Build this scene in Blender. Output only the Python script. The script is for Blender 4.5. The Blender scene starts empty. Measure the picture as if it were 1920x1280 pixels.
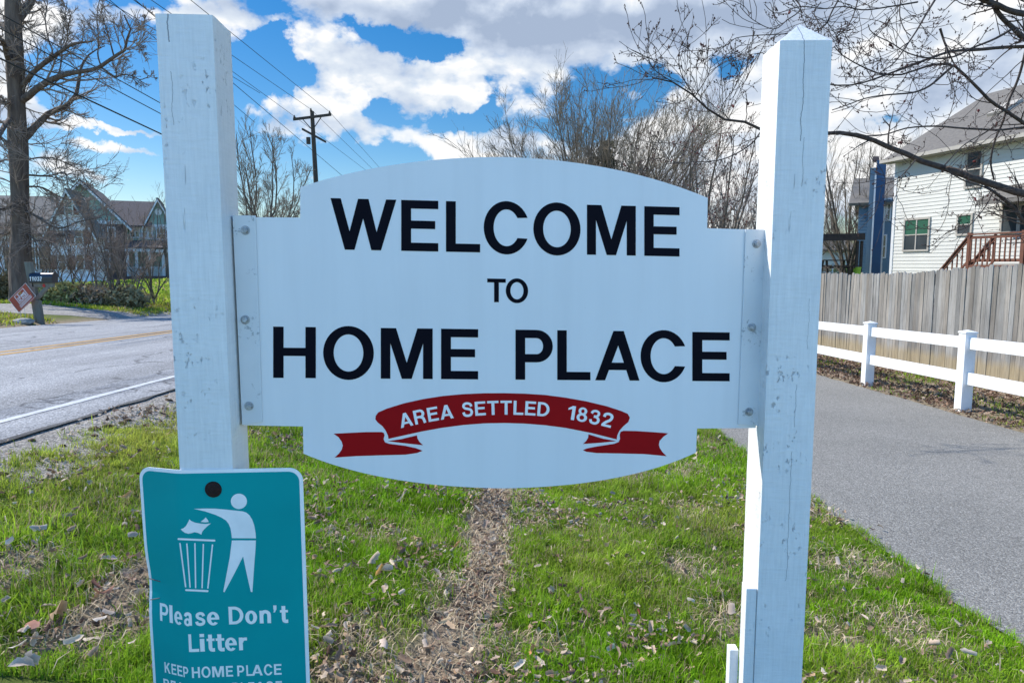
import bpy, bmesh, math, random
import numpy as np
from mathutils import Vector, noise as mnoise
R = math.radians
rnd = random.Random(7)
rng = np.random.default_rng(11)
SC = bpy.context.scene
COL = SC.collection

# ------------------------------------------------------------------ camera
CAM = np.array([0.0, 0.0, 1.45])
TP = 0.11
PITCH = math.atan(TP)
F = 1300.0
FWD = np.array([0, math.cos(PITCH), -math.sin(PITCH)])
UP = np.array([0, math.sin(PITCH), math.cos(PITCH)])
cam = bpy.data.cameras.new('camera'); camo = bpy.data.objects.new('camera', cam); COL.objects.link(camo)
camo.location = CAM; camo.rotation_euler = (math.pi/2 - PITCH, 0, 0)
cam.sensor_width = 36; cam.lens = 36*F/1920; cam.clip_end = 3000; cam.clip_start = 0.05
SC.camera = camo

def ray(px, py):
    return FWD*F + UP*(640-py) + np.array([1.0, 0, 0])*(px-960)
def atY(px, py, Y):
    d = ray(px, py); return CAM + d*(Y/d[1])
def onplane(px, py, p0, n):
    d = ray(px, py); t = np.dot(p0-CAM, n)/np.dot(d, n); return CAM + d*t

# ------------------------------------------------------------------ terrain  z = A(x) + B(y)
AX = [-160, -60, -20, -14, -11.3, -10.75, -6.3, -3.2, -2.85, -2.4, -1.0, 0.0, 1.6, 2.2, 5.1, 6.8, 12, 60, 160]
AZ = [1.0, 1.0, 1.0, 1.0, 0.74, 0.60, 0.62, 0.60, 0.585, 0.50, 0.24, 0.10, 0.02, 0.0, 0.0, 0.05, 0.1, 0.1, 0.1]
BY = [-30, 0, 25, 600]
BZ = [0.0, 0.0, -0.825, -0.825]
def gz(x, y): return np.interp(x, AX, AZ) + np.interp(y, BY, BZ)
def ground_px(px, py):
    d = ray(px, py); t = 0.0; lo, hi = 0.5/F, 80/F
    for _ in range(50):
        m = (lo+hi)/2; p = CAM + d*m
        if p[2] > gz(p[0], p[1]): lo = m
        else: hi = m
    return CAM + d*lo

# ------------------------------------------------------------------ materials
MATS = {}
def nt(name):
    m = bpy.data.materials.new(name); m.use_nodes = True
    t = m.node_tree; t.nodes.clear()
    o = t.nodes.new('ShaderNodeOutputMaterial'); b = t.nodes.new('ShaderNodeBsdfPrincipled')
    t.links.new(b.outputs[0], o.inputs[0]); MATS[name] = m
    return m, t, b, o
def N(t, typ, **kw):
    n = t.nodes.new('ShaderNode'+typ)
    for k, v in kw.items():
        if k.startswith('i_'):
            key = k[2:]; key = int(key) if key.isdigit() else key.replace('_', ' ')
            n.inputs[key].default_value = v
        else: setattr(n, k, v)
    return n
def math_(t, op, a, b=None, c=None, clamp=False):
    n = t.nodes.new('ShaderNodeMath'); n.operation = op; n.use_clamp = clamp
    for i, v in enumerate((a, b, c)):
        if v is None: continue
        if isinstance(v, (int, float)): n.inputs[i].default_value = v
        else: t.links.new(v, n.inputs[i])
    return n.outputs[0]
def coords(t, kind='Object', scale=(1, 1, 1)):
    tc = N(t, 'TexCoord'); mp = N(t, 'Mapping'); mp.inputs['Scale'].default_value = scale
    t.links.new(tc.outputs[kind], mp.inputs[0]); return mp.outputs[0]
def noise(t, vec, scale, detail=6, rough=0.55, dist=0.0):
    n = N(t, 'TexNoise'); n.inputs['Scale'].default_value = scale; n.inputs['Detail'].default_value = detail
    n.inputs['Roughness'].default_value = rough; n.inputs['Distortion'].default_value = dist
    t.links.new(vec, n.inputs['Vector']); return n.outputs['Fac']
def ramp(t, fac, stops):
    r = N(t, 'ValToRGB'); e = r.color_ramp.elements
    while len(e) < len(stops): e.new(0.5)
    for i, (p, c) in enumerate(stops):
        e[i].position = p; e[i].color = (c[0], c[1], c[2], 1) if not isinstance(c, (int, float)) else (c, c, c, 1)
    t.links.new(fac, r.inputs[0]); return r.outputs[0]
def mixc(t, fac, a, b, mode='MIX'):
    n = N(t, 'MixRGB'); n.blend_type = mode
    for i, v in enumerate((fac, a, b)):
        if isinstance(v, (int, float)): n.inputs[i].default_value = v
        elif isinstance(v, tuple): n.inputs[i].default_value = (v[0], v[1], v[2], 1)
        else: t.links.new(v, n.inputs[i])
    return n.outputs[0]
def bump(t, b, h, strength, dist=0.01):
    n = N(t, 'Bump'); n.inputs['Strength'].default_value = strength; n.inputs['Distance'].default_value = dist
    t.links.new(h, n.inputs['Height']); t.links.new(n.outputs[0], b.inputs['Normal'])
def M(name, c1, c2=None, scale=5, rough=0.7, bmp=0.0, bscale=None, bdist=0.01, stretch=(1, 1, 1), metal=0.0, lo=0.35, hi=0.65, spec=0.5):
    m, t, b, o = nt(name)
    b.inputs['Roughness'].default_value = rough; b.inputs['Metallic'].default_value = metal
    b.inputs['Specular IOR Level'].default_value = spec
    v = coords(t, 'Object', stretch)
    f = noise(t, v, scale)
    c = ramp(t, f, [(lo, c1), (hi, c2 or tuple(x*0.85 for x in c1))])
    t.links.new(c, b.inputs['Base Color'])
    if bmp: bump(t, b, noise(t, v, bscale or scale*3, 4), bmp, bdist)
    return m

M('black_vinyl', (0.003, 0.003, 0.008), (0.004, 0.004, 0.010), rough=0.5, spec=.06)
M('red_vinyl', (0.36, 0.002, 0.006), (0.32, 0.002, 0.006), rough=0.5, spec=.12)
M('white_vinyl_letter', (0.92, 0.92, 0.93), (0.82, 0.82, 0.83), scale=14, rough=0.45)
M('cream_vinyl_letter', (0.93, 0.92, 0.92), (0.84, 0.84, 0.82), scale=14, rough=0.45)
M('teal_sheeting', (0.000, 0.33, 0.34), (0.000, 0.295, 0.305), scale=3, rough=0.5, spec=.12)
M('galvanised', (0.52, 0.54, 0.56), (0.30, 0.31, 0.33), scale=60, rough=0.45, metal=0.5, bmp=0.3)
M('rust', (0.035, 0.009, 0.005), (0.012, 0.004, 0.004), scale=120, rough=0.85, bmp=0.6)
M('vinyl_white', (0.83, 0.83, 0.83), (0.70, 0.70, 0.69), scale=5, rough=0.45, lo=.4, hi=.8, bmp=.15)
M('sign_border', (0.93, 0.93, 0.94), (0.86, 0.86, 0.88), scale=8, rough=0.4)
M('pole_wood', (0.035, 0.028, 0.022), (0.06, 0.048, 0.038), scale=20, stretch=(1, 1, .1), rough=0.9)
M('cable', (0.012, 0.015, 0.014), rough=0.7)
M('bark_dark', (0.075, 0.052, 0.040), (0.150, 0.112, 0.088), scale=9, stretch=(1, 1, .18), rough=0.95, bmp=1.0, bscale=14, bdist=0.05)
M('bark_grey', (0.085, 0.066, 0.050), (0.14, 0.11, 0.085), scale=6, stretch=(1, 1, .3), rough=0.95, bmp=.5)
M('twig_grey', (0.15, 0.12, 0.085), (0.24, 0.195, 0.145), scale=1.5, rough=0.95)
M('twig_brown', (0.17, 0.13, 0.105), (0.29, 0.23, 0.19), scale=1.5, rough=0.95)
M('maple_bark', (0.030, 0.022, 0.020), (0.070, 0.052, 0.045), scale=18, rough=0.9, bmp=.6, bscale=40)
M('red_bud', (0.16, 0.018, 0.018), (0.06, 0.018, 0.015), scale=3, rough=0.8)
M('dark_bud', (0.07, 0.022, 0.018), (0.035, 0.016, 0.013), scale=8, rough=0.8)
M('roof_grey', (0.125, 0.115, 0.105), (0.175, 0.162, 0.145), scale=7, rough=0.95, bmp=.4, stretch=(1, 1, 4))
M('roof_brown', (0.085, 0.072, 0.074), (0.125, 0.108, 0.108), scale=7, rough=0.95, bmp=.4)
M('siding_cream', (0.62, 0.61, 0.56), (0.57, 0.56, 0.52), scale=1.2, rough=0.55)
M('siding_white', (0.74, 0.75, 0.78), (0.68, 0.69, 0.73), scale=1.2, rough=0.6)
M('siding_green', (0.27, 0.38, 0.31), (0.24, 0.34, 0.28), scale=2, rough=0.7)
M('siding_blue', (0.11, 0.19, 0.26), (0.10, 0.17, 0.235), scale=2, rough=0.6)
M('panel_blue', (0.02, 0.072, 0.16), (0.018, 0.06, 0.14), scale=2, rough=0.6)
M('trim_white', (0.70, 0.70, 0.70), (0.62, 0.62, 0.62), rough=0.5)
M('trim_tan', (0.42, 0.39, 0.34), (0.38, 0.35, 0.31), rough=0.6)
M('glass', (0.035, 0.045, 0.05), (0.06, 0.07, 0.075), scale=1, rough=0.08)
M('glass_green', (0.035, 0.105, 0.068), (0.045, 0.13, 0.085), scale=1, rough=0.15)
M('shutter_red', (0.16, 0.055, 0.04), rough=0.7)
M('brick_dark', (0.11, 0.075, 0.07), (0.16, 0.11, 0.10), scale=12, rough=0.9)
M('deck_red', (0.165, 0.062, 0.036), (0.125, 0.047, 0.03), scale=5, rough=0.75)
M('dark_wood', (0.03, 0.024, 0.022), (0.05, 0.04, 0.036), scale=6, rough=0.9)
M('mail_metal', (0.006, 0.010, 0.022), (0.012, 0.017, 0.03), rough=0.28)
M('old_post', (0.20, 0.19, 0.15), (0.13, 0.12, 0.10), scale=9, stretch=(1, 1, .15), rough=0.95, bmp=.4)
M('sign_rust_red', (0.42, 0.075, 0.035), (0.37, 0.06, 0.03), rough=0.6)
M('reflector_red', (0.45, 0.003, 0.01), rough=0.3)
M('rock', (0.36, 0.34, 0.31), (0.24, 0.23, 0.21), scale=9, rough=0.95, bmp=.6)
M('soil_clod', (0.16, 0.10, 0.055), (0.07, 0.042, 0.024), scale=60, rough=1, bmp=1.0)
M('yellow_line', (0.50, 0.27, 0.045), (0.38, 0.22, 0.06), scale=9, rough=0.8, bmp=.2)
M('white_line', (0.62, 0.63, 0.64), (0.48, 0.49, 0.50), scale=14, rough=0.8, bmp=.2, lo=.42, hi=.7)
M('lime_plastic', (0.25, 0.5, 0.04), rough=0.5)
M('seam_dark', (0.10, 0.11, 0.12), rough=0.6)

# painted wood of the sign posts: brush grain, checks, flaked scars
def painted_post(name, cracks, seed):
    m, t, b, o = nt(name)
    b.inputs['Roughness'].default_value = 0.5
    v = coords(t, 'Object', (1, 1, 0.07)); vo = coords(t, 'Object', (1, 1, 1))
    vf = coords(t, 'Object', (1.0, 1.0, 7.0))
    grain = noise(t, v, 130, 5, .6, .4)
    cross = noise(t, vf, 22, 4, .6)
    big = noise(t, vo, 5+seed*.3, 4)
    base = ramp(t, big, [(0.3, (0.80, 0.80, 0.80)), (0.7, (0.73, 0.735, 0.74))])
    # small scars where the paint has chipped
    sc = noise(t, coords(t, 'Object', (1, 1, .55)), 60+seed, 7, .72)
    where = noise(t, vo, 4.3+seed*.21, 2, .5)
    scar = math_(t, 'MULTIPLY', ramp(t, sc, [(0.60, 0.0), (0.66, 1.0)]), ramp(t, where, [(0.51, 0.0), (0.60, 1.0)]))
    base = mixc(t, 1.0, base, ramp(t, grain, [(0.3, .93), (0.55, 1.0), (0.7, 1.04)]), 'MULTIPLY'); base = mixc(t, 1.0, base, ramp(t, cross, [(0.3, .965), (0.6, 1.01)]), 'MULTIPLY')
    base = mixc(t, math_(t, 'MULTIPLY', scar, .30), base, (0.30, 0.32, 0.35))
    hair = ramp(t, noise(t, coords(t, 'Object', (1, 1, .035)), 75, 3, .5, 1.2), [(0.235, 1.0), (0.26, 0.0)])
    base = mixc(t, math_(t, 'MULTIPLY', hair, .4), base, (0.25, 0.26, 0.29))
    sx = N(t, 'SeparateXYZ'); t.links.new(vo, sx.inputs[0])
    wob = noise(t, coords(t, 'Object', (0, 0, 1)), 14, 5, .6)
    total = None
    for (cx, z0, z1, w) in cracks:
        dx = math_(t, 'ABSOLUTE', math_(t, 'SUBTRACT', math_(t, 'SUBTRACT', sx.outputs[0], cx), math_(t, 'MULTIPLY', math_(t, 'SUBTRACT', wob, .5), .02)))
        line = math_(t, 'LESS_THAN', dx, w)
        zz = math_(t, 'MULTIPLY', math_(t, 'GREATER_THAN', sx.outputs[2], z0), math_(t, 'LESS_THAN', sx.outputs[2], z1))
        fr = math_(t, 'LESS_THAN', sx.outputs[1], 0.02)
        l = math_(t, 'MULTIPLY', math_(t, 'MULTIPLY', line, zz), fr)
        total = l if total is None else math_(t, 'MAXIMUM', total, l)
    base = mixc(t, math_(t, 'MULTIPLY', total, .68), base, (0.07, 0.08, 0.10))
    t.links.new(base, b.inputs['Base Color'])
    h = math_(t, 'ADD', math_(t, 'MULTIPLY', grain, .5), math_(t, 'MULTIPLY', cross, .6))
    h = math_(t, 'SUBTRACT', h, math_(t, 'MULTIPLY', scar, 1.2))
    h = math_(t, 'SUBTRACT', h, math_(t, 'MULTIPLY', total, 2.5))
    h = math_(t, 'SUBTRACT', h, math_(t, 'MULTIPLY', hair, 1.0))
    bump(t, b, h, .8, .003)
    return m
# sign sheet: enamelled aluminium with faint specks
def sheet(name, col, scratches=0.3):
    m, t, b, o = nt(name)
    b.inputs['Roughness'].default_value = 0.42
    vo = coords(t, 'Object')
    base = ramp(t, noise(t, vo, 2.2, 4), [(0.3, col), (0.7, tuple(c*.96 for c in col))])
    sp = ramp(t, noise(t, vo, 85, 3, .8), [(0.745, 0.0), (0.765, 1.0)])
    base = mixc(t, math_(t, 'MULTIPLY', sp, scratches), base, (0.20, 0.22, 0.25))
    run = ramp(t, noise(t, coords(t, 'Object', (1, 1, .06)), 16, 5, .6), [(0.42, 1.0), (0.7, .955)]); base = mixc(t, 1.0, base, run, 'MULTIPLY')
    t.links.new(base, b.inputs['Base Color'])
    bump(t, b, noise(t, vo, 3.0, 2), .12, .01)
    return m
sheet('sign_white', (0.80, 0.81, 0.83))
# bracket: painted steel, grey scuffs round the bolts
def bracket_mat():
    m, t, b, o = nt('bracket_paint')
    b.inputs['Roughness'].default_value = 0.4
    vo = coords(t, 'Object')
    base = ramp(t, noise(t, vo, 7, 5), [(0.3, (0.72, 0.735, 0.755)), (0.7, (0.65, 0.665, 0.69))])
    sc = math_(t, 'MULTIPLY', ramp(t, noise(t, vo, 70, 6, .7), [(0.56, 0.0), (0.6, 1.0)]), ramp(t, noise(t, vo, 11, 2), [(0.56, 0.0), (0.6, 1.0)]))
    base = mixc(t, math_(t, 'MULTIPLY', sc, .6), base, (0.20, 0.22, 0.24))
    t.links.new(base, b.inputs['Base Color']); bump(t, b, sc, .3, .001)
bracket_mat()

def col_attr_mat(name, transl=0.35, rough=0.6, spec=.3):
    m, t, b, o = nt(name)
    a = N(t, 'Attribute', attribute_name='Col')
    t.links.new(a.outputs['Color'], b.inputs['Base Color']); b.inputs['Roughness'].default_value = rough
    b.inputs['Specular IOR Level'].default_value = spec
    tr = N(t, 'BsdfTranslucent'); t.links.new(a.outputs['Color'], tr.inputs[0])
    mx = N(t, 'MixShader'); mx.inputs[0].default_value = transl
    t.links.new(b.outputs[0], mx.inputs[1]); t.links.new(tr.outputs[0], mx.inputs[2]); t.links.new(mx.outputs[0], o.inputs[0])
    return m
col_attr_mat('grass_blade', .45, .6, .15)
col_attr_mat('leaf', .12, .9, .05)
col_attr_mat('fence_board', 0.0, .95, .15)

def soil_mat():
    m, t, b, o = nt('lawn_soil'); b.inputs['Roughness'].default_value = 1.0; b.inputs['Specular IOR Level'].default_value = .1
    v = coords(t, 'Object')
    g = ramp(t, noise(t, v, 1.6, 5), [(0.35, (0.075, 0.105, 0.022)), (0.6, (0.12, 0.155, 0.035)), (0.75, (0.15, 0.15, 0.06))])
    s = ramp(t, noise(t, v, 28, 8, .7), [(0.35, (0.20, 0.15, 0.11)), (0.65, (0.38, 0.305, 0.23))])
    a = N(t, 'Attribute', attribute_name='lawn')
    nf = noise(t, v, 9, 5)
    f = math_(t, 'ADD', a.outputs['Fac'], math_(t, 'MULTIPLY', math_(t, 'SUBTRACT', nf, .5), .6), clamp=True)
    t.links.new(mixc(t, f, s, g), b.inputs['Base Color'])
    bump(t, b, noise(t, v, 40, 8, .7), .8, .02)
soil_mat()
def asphalt(name, ca, cb, spk, crack=None, rough=.9, pebble=0, pc=.5):
    m, t, b, o = nt(name); b.inputs['Roughness'].default_value = rough; b.inputs['Specular IOR Level'].default_value = .35
    v = coords(t, 'Object')
    base = ramp(t, noise(t, v, .9, 5, .6), [(0.3, ca), (0.7, cb)])
    st = noise(t, v, spk, 3, .8)
    base = mixc(t, 1.0, base, ramp(t, st, [(0.34, 1-pc*1.1), (0.5, .97), (0.66, 1+pc*1.4)]), 'MULTIPLY')
    h = st
    if pebble:
        vp = N(t, 'TexVoronoi'); vp.inputs['Scale'].default_value = pebble; t.links.new(v, vp.inputs['Vector'])
        bw = N(t, 'RGBToBW'); t.links.new(vp.outputs['Color'], bw.inputs[0])
        base = mixc(t, 1.0, base, ramp(t, bw.outputs[0], [(0.15, 1-pc), (0.5, .97), (0.85, 1+pc*1.3)]), 'MULTIPLY')
        h = math_(t, 'SUBTRACT', st, vp.outputs['Distance'])
    if crack:
        # long wheel-track wear
        w = noise(t, coords(t, 'Object', (1.1, .03, 1)), 1.6, 3)
        base = mixc(t, 1.0, base, ramp(t, w, [(0.35, .82), (0.65, 1.16)]), 'MULTIPLY')
        vo = N(t, 'TexVoronoi', feature='DISTANCE_TO_EDGE')
        vd = N(t, 'Mapping'); vd.inputs['Scale'].default_value = (.5, .11, 1)
        tc = N(t, 'TexCoord'); nn = N(t, 'TexNoise'); nn.inputs['Scale'].default_value = 1.8; nn.inputs['Detail'].default_value = 7
        t.links.new(tc.outputs['Object'], nn.inputs['Vector'])
        ad = N(t, 'VectorMath', operation='MULTIPLY_ADD'); ad.inputs[1].default_value = (.55, 1.6, .5)
        t.links.new(nn.outputs['Color'], ad.inputs[0]); t.links.new(tc.outputs['Object'], ad.inputs[2])
        t.links.new(ad.outputs[0], vd.inputs[0]); t.links.new(vd.outputs[0], vo.inputs['Vector']); vo.inputs['Scale'].default_value = 1.25
        cr = ramp(t, vo.outputs['Distance'], [(0.0, 1.0), (crack, 0.0)])
        brk = ramp(t, noise(t, v, 3.0, 4), [(0.4, 0.0), (0.52, 1.0)])
        cr = math_(t, 'MULTIPLY', cr, brk)
        base = mixc(t, math_(t, 'MULTIPLY', cr, .75), base, (0.03, 0.03, 0.035))
    t.links.new(base, b.inputs['Base Color']); bump(t, b, h, .7, .006)
asphalt('road_asphalt', (0.245, 0.250, 0.262), (0.31, 0.315, 0.325), 70, crack=.016, pebble=95, pc=.30)
asphalt('path_asphalt', (0.205, 0.200, 0.185), (0.245, 0.238, 0.220), 110, pebble=130, pc=.34)
asphalt('gravel', (0.235, 0.215, 0.19), (0.31, 0.285, 0.255), 60, pebble=95, pc=.42)
asphalt('drive_gravel', (0.24, 0.225, 0.21), (0.30, 0.285, 0.265), 20)
asphalt('tar_edge', (0.05, 0.05, 0.052), (0.13, 0.128, 0.125), 60)

# ------------------------------------------------------------------ mesh helpers
def setp(o, label=None, cat=None, group=None, kind=None):
    if label: o['label'] = label
    if cat: o['category'] = cat
    if group: o['group'] = group
    if kind: o['kind'] = kind
    return o
def thing(name, loc, label, cat, group=None):
    o = bpy.data.objects.new(name, None); COL.objects.link(o); o.empty_display_size = .1
    o.location = tuple(float(c) for c in loc); return setp(o, label, cat, group)
def base_of(parent):
    b = Vector((0, 0, 0))
    while parent is not None: b += parent.location; parent = parent.parent
    return np.array(b)
class MB:
    def __init__(s): s.v = []; s.f = []; s.m = []
    def add(s, vs, fs, mi=0):
        k = len(s.v); s.v += [tuple(float(c) for c in v) for v in vs]
        s.f += [tuple(i+k for i in f) for f in fs]; s.m += [mi]*len(fs); return s
    def frame_box(s, o, ax, ay, az, mi=0):
        """box from origin o spanned by three edge vectors"""
        o, ax, ay, az = (np.array(a, float) for a in (o, ax, ay, az))
        vs = [o, o+ax, o+ax+ay, o+ay, o+az, o+ax+az, o+ax+ay+az, o+ay+az]
        fs = [(0, 3, 2, 1), (4, 5, 6, 7), (0, 1, 5, 4), (1, 2, 6, 5), (2, 3, 7, 6), (3, 0, 4, 7)]
        if np.dot(np.cross(ax, ay), az) < 0: fs = [f[::-1] for f in fs]
        return s.add(vs, fs, mi)
    def box(s, x0, x1, y0, y1, z0, z1, mi=0):
        return s.frame_box((x0, y0, z0), (x1-x0, 0, 0), (0, y1-y0, 0), (0, 0, z1-z0), mi)
    def tube(s, a, b, ra, rb=None, n=8, mi=0):
        rb = ra if rb is None else rb
        a = Vector(tuple(map(float, a))); b = Vector(tuple(map(float, b))); d = (b-a).normalized()
        u = d.orthogonal().normalized(); w = d.cross(u)
        vs = [p + (u*math.cos(2*math.pi*i/n) + w*math.sin(2*math.pi*i/n))*r for p, r in ((a, ra), (b, rb)) for i in range(n)]
        fs = [(i, (i+1) % n, n+(i+1) % n, n+i) for i in range(n)] + [tuple(range(n))[::-1], tuple(range(n, 2*n))]
        return s.add(vs, fs, mi)
    def poly(s, pts, nrm, th, mi=0):
        """extruded simple polygon (3-d points), thickness th towards nrm"""
        pts = [np.array(p, float) for p in pts]; nrm = np.array(nrm, float); n = len(pts)
        vs = [p+nrm*th for p in pts] + pts
        return s.add(vs, [tuple(range(n)), tuple(range(2*n-1, n-1, -1))] + [(i, n+i, n+(i+1) % n, (i+1) % n) for i in range(n)], mi)
    def build(s, name, mats, parent=None, bevel=0, tri=False, smooth=False, recalc=True):
        b = base_of(parent) if parent is not None else np.zeros(3)
        me = bpy.data.meshes.new(name)
        me.from_pydata([(v[0]-b[0], v[1]-b[1], v[2]-b[2]) for v in s.v], [], s.f)
        for m in (mats if isinstance(mats, (list, tuple)) else [mats]): me.materials.append(MATS[m])
        me.polygons.foreach_set('material_index', s.m)
        bm = bmesh.new(); bm.from_mesh(me)
        if recalc: bmesh.ops.recalc_face_normals(bm, faces=bm.faces)
        if tri: bmesh.ops.triangulate(bm, faces=[f for f in bm.faces if len(f.verts) > 4])
        if bevel:
            bmesh.ops.bevel(bm, geom=list(bm.edges), offset=bevel, segments=2, affect='EDGES', profile=.6)
        bm.to_mesh(me); bm.free()
        if smooth: me.polygons.foreach_set('use_smooth', [True]*len(me.polygons))
        o = bpy.data.objects.new(name, me); COL.objects.link(o)
        if parent is not None: o.parent = parent
        return o
def np_mesh(name, V, faces_flat, counts, mat, parent=None, cols=None, smooth=False, mats=None, midx=None):
    """fast mesh from arrays; cols = per-vertex colours"""
    b = base_of(parent) if parent is not None else np.zeros(3)
    V = (V - b).astype(np.float32)
    me = bpy.data.meshes.new(name); nl = len(faces_flat); nf = len(counts)
    me.vertices.add(len(V)); me.vertices.foreach_set('co', V.ravel())
    me.loops.add(nl); me.loops.foreach_set('vertex_index', faces_flat.astype(np.int32))
    me.polygons.add(nf); st = np.concatenate([[0], np.cumsum(counts)[:-1]]).astype(np.int32)
    me.polygons.foreach_set('loop_start', st)
    try: me.polygons.foreach_set('loop_total', np.asarray(counts, np.int32))
    except Exception: pass
    me.polygons.foreach_set('use_smooth', np.full(nf, smooth))
    if cols is not None:
        a = me.color_attributes.new('Col', 'FLOAT_COLOR', 'POINT')
        a.data.foreach_set('color', np.concatenate([cols, np.ones((len(cols), 1))], 1).astype(np.float32).ravel())
    for m in (mats or [mat]): me.materials.append(MATS[m])
    if midx is not None: me.polygons.foreach_set('material_index', midx.astype(np.int32))
    me.update(calc_edges=True); me.validate()
    o = bpy.data.objects.new(name, me); COL.objects.link(o)
    if parent is not None: o.parent = parent
    return o
def copy_tree(o, parent=None):
    c = o.copy(); COL.objects.link(c)
    if parent is not None: c.parent = parent
    for ch in list(o.children): copy_tree(ch, c)
    return c
def nrmz(v): return v/np.maximum(np.linalg.norm(v, axis=-1, keepdims=True), 1e-9)

# ------------------------------------------------------------------ world, sun
def aev(px, py):
    d = ray(px, py); d = d/np.linalg.norm(d); return math.atan2(d[0], d[1]), math.asin(d[2])
w = bpy.data.worlds.new('World'); SC.world = w; w.use_nodes = True
t = w.node_tree; t.nodes.clear()
SUNV = Vector((-0.80, 0.34, 0.88)).normalized()
s_el = math.asin(SUNV.z); s_az = math.atan2(SUNV.x, SUNV.y)
sky = N(t, 'TexSky', sky_type='NISHITA', sun_disc=False); sky.sun_elevation = s_el; sky.sun_rotation = s_az
sky.air_density = 1.0; sky.dust_density = 0.3; sky.ozone_density = 2.5
tc = N(t, 'TexCoord'); sp = N(t, 'SeparateXYZ'); t.links.new(tc.outputs['Generated'], sp.inputs[0])
az = math_(t, 'ARCTAN2', sp.outputs[0], sp.outputs[1]); el = math_(t, 'ARCSINE', sp.outputs[2])
wv = N(t, 'Mapping'); t.links.new(tc.outputs['Generated'], wv.inputs[0])
wn = N(t, 'TexNoise'); wn.inputs['Scale'].default_value = 9.0; wn.inputs['Detail'].default_value = 7; wn.inputs['Roughness'].default_value = .6; t.links.new(wv.outputs[0], wn.inputs['Vector'])
wc = N(t, 'SeparateColor'); t.links.new(wn.outputs['Color'], wc.inputs[0])
az = math_(t, 'ADD', az, math_(t, 'MULTIPLY', math_(t, 'SUBTRACT', wc.outputs[0], .5), .20)); el = math_(t, 'ADD', el, math_(t, 'MULTIPLY', math_(t, 'SUBTRACT', wc.outputs[1], .5), .11))
def blobs(lst, dv=0.0):
    acc = None
    for (px, py, wx, wy, a) in lst:
        u0, v0 = aev(px, py)
        su, sv = wx/1300, wy/1300
        e = math_(t, 'ADD', math_(t, 'POWER', math_(t, 'ABSOLUTE', math_(t, 'MULTIPLY', math_(t, 'SUBTRACT', az, u0), 1/su)), 2),
                  math_(t, 'POWER', math_(t, 'ABSOLUTE', math_(t, 'MULTIPLY', math_(t, 'SUBTRACT', el, v0), 1/sv)), 2))
        g = math_(t, 'MULTIPLY', math_(t, 'EXPONENT', math_(t, 'MULTIPLY', e, -1)), a)
        acc = g if acc is None else math_(t, 'ADD', acc, g)
    return acc
CL = [(980, 10, 330, 70, .75), (1350, 25, 330, 75, .62), (1750, 80, 330, 160, .50), (690, 10, 130, 30, .45), (620, 100, 85, 34, .50), (700, 150, 90, 40, .55), (800, 190, 110, 45, .62), (565, 195, 60, 48, .62),
      (720, 268, 170, 26, .48), (880, 135, 100, 34, .35), (1400, 300, 300, 120, .55), (1000, 300, 110, 60, .42), (640, 235, 60, 30, .3), (880, 290, 60, 25, .3),
      (230, 229, 105, 10, .50), (250, 270, 85, 8, .36), (140, 322, 90, 30, .55), (110, 15, 150, 30, .48), (140, 70, 60, 30, .30), (290, 98, 38, 12, .38), (300, 22, 60, 14, .34),
      (400, 12, 60, 12, .45), (500, 35, 30, 8, .3), (-100, 200, 90, 120, .35), (530, 330, 90, 25, .38), (20, 150, 40, 60, .35), (1850, 240, 200, 160, .45), (1500, 190, 90, 70, .3),
      (800, 112, 70, 24, -.62), (890, 222, 40, 16, -.60), (905, 190, 22, 40, -.25), (490, 100, 42, 70, -.50), (1225, 150, 46, 30, -.62), (1650, 215, 50, 15, -.80), (690, 60, 60, 22, -.45), (660, 95, 20, 10, -.2),
      (230, 160, 120, 45, -.50), (640, 262, 25, 20, -.2), (1405, 118, 32, 18, -.55), (250, 310, 100, 20, -.25), (260, 248, 90, 7, -.3), (700, 205, 30, 18, -.5), (860, 345, 500, 10, .0)]
cb = blobs(CL)
def vecmap(scale, loc=(0, 0, 0)):
    m = N(t, 'Mapping'); m.inputs['Scale'].default_value = scale; m.inputs['Location'].default_value = loc
    t.links.new(tc.outputs['Generated'], m.inputs[0]); return m.outputs[0]
n1 = noise(t, vecmap((1, 1, 1.8), (0, 0, 0)), 7.0, 11, .56, .1)
n1s = noise(t, vecmap((1, 1, 1.8), (0, 0, 0)), 7.0, 5, .5, .1); n2 = noise(t, vecmap((1, 1, 1.8), (-.018, 0, .036)), 7.0, 5, .5, .1)
elz = ramp(t, el, [(0.0, .10), (.9, -.0)])
cov = math_(t, 'ADD', math_(t, 'ADD', math_(t, 'MULTIPLY', math_(t, 'SUBTRACT', n1, .5), 1.9), cb), -.20)
mask = ramp(t, cov, [(0.0, 0.0), (0.06, .3), (0.14, .78), (0.26, 1.0)])
dens = math_(t, 'MULTIPLY', math_(t, 'SUBTRACT', n1s, n2), 5.5)
GREY = [(1050, 45, 380, 45, .75), (1330, 60, 160, 60, .45), (800, 205, 120, 26, .65), (590, 245, 60, 22, .55), (900, 30, 120, 26, .4), (1800, 60, 240, 90, .35), (640, 20, 90, 22, .2), (1700, 160, 150, 40, .25)]
gb = blobs(GREY)
gb = math_(t, 'MULTIPLY', gb, math_(t, 'MULTIPLY_ADD', n1s, 2.6, -.45))
shade = math_(t, 'ADD', math_(t, 'SUBTRACT', gb, math_(t, 'MULTIPLY', dens, .75)), .12, clamp=True)
thick = ramp(t, cov, [(0.12, 0.0), (0.5, 1.0)])
cc = ramp(t, shade, [(0.0, (1.0, 1.0, 1.0)), (0.25, (0.74, 0.81, 0.90)), (0.60, (0.55, 0.64, 0.79)), (1.0, (0.38, 0.47, 0.63))])
hs = N(t, 'HueSaturation'); hs.inputs['Saturation'].default_value = 1.48; hs.inputs['Value'].default_value = 1.0; hs.inputs['Hue'].default_value = .502
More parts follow.
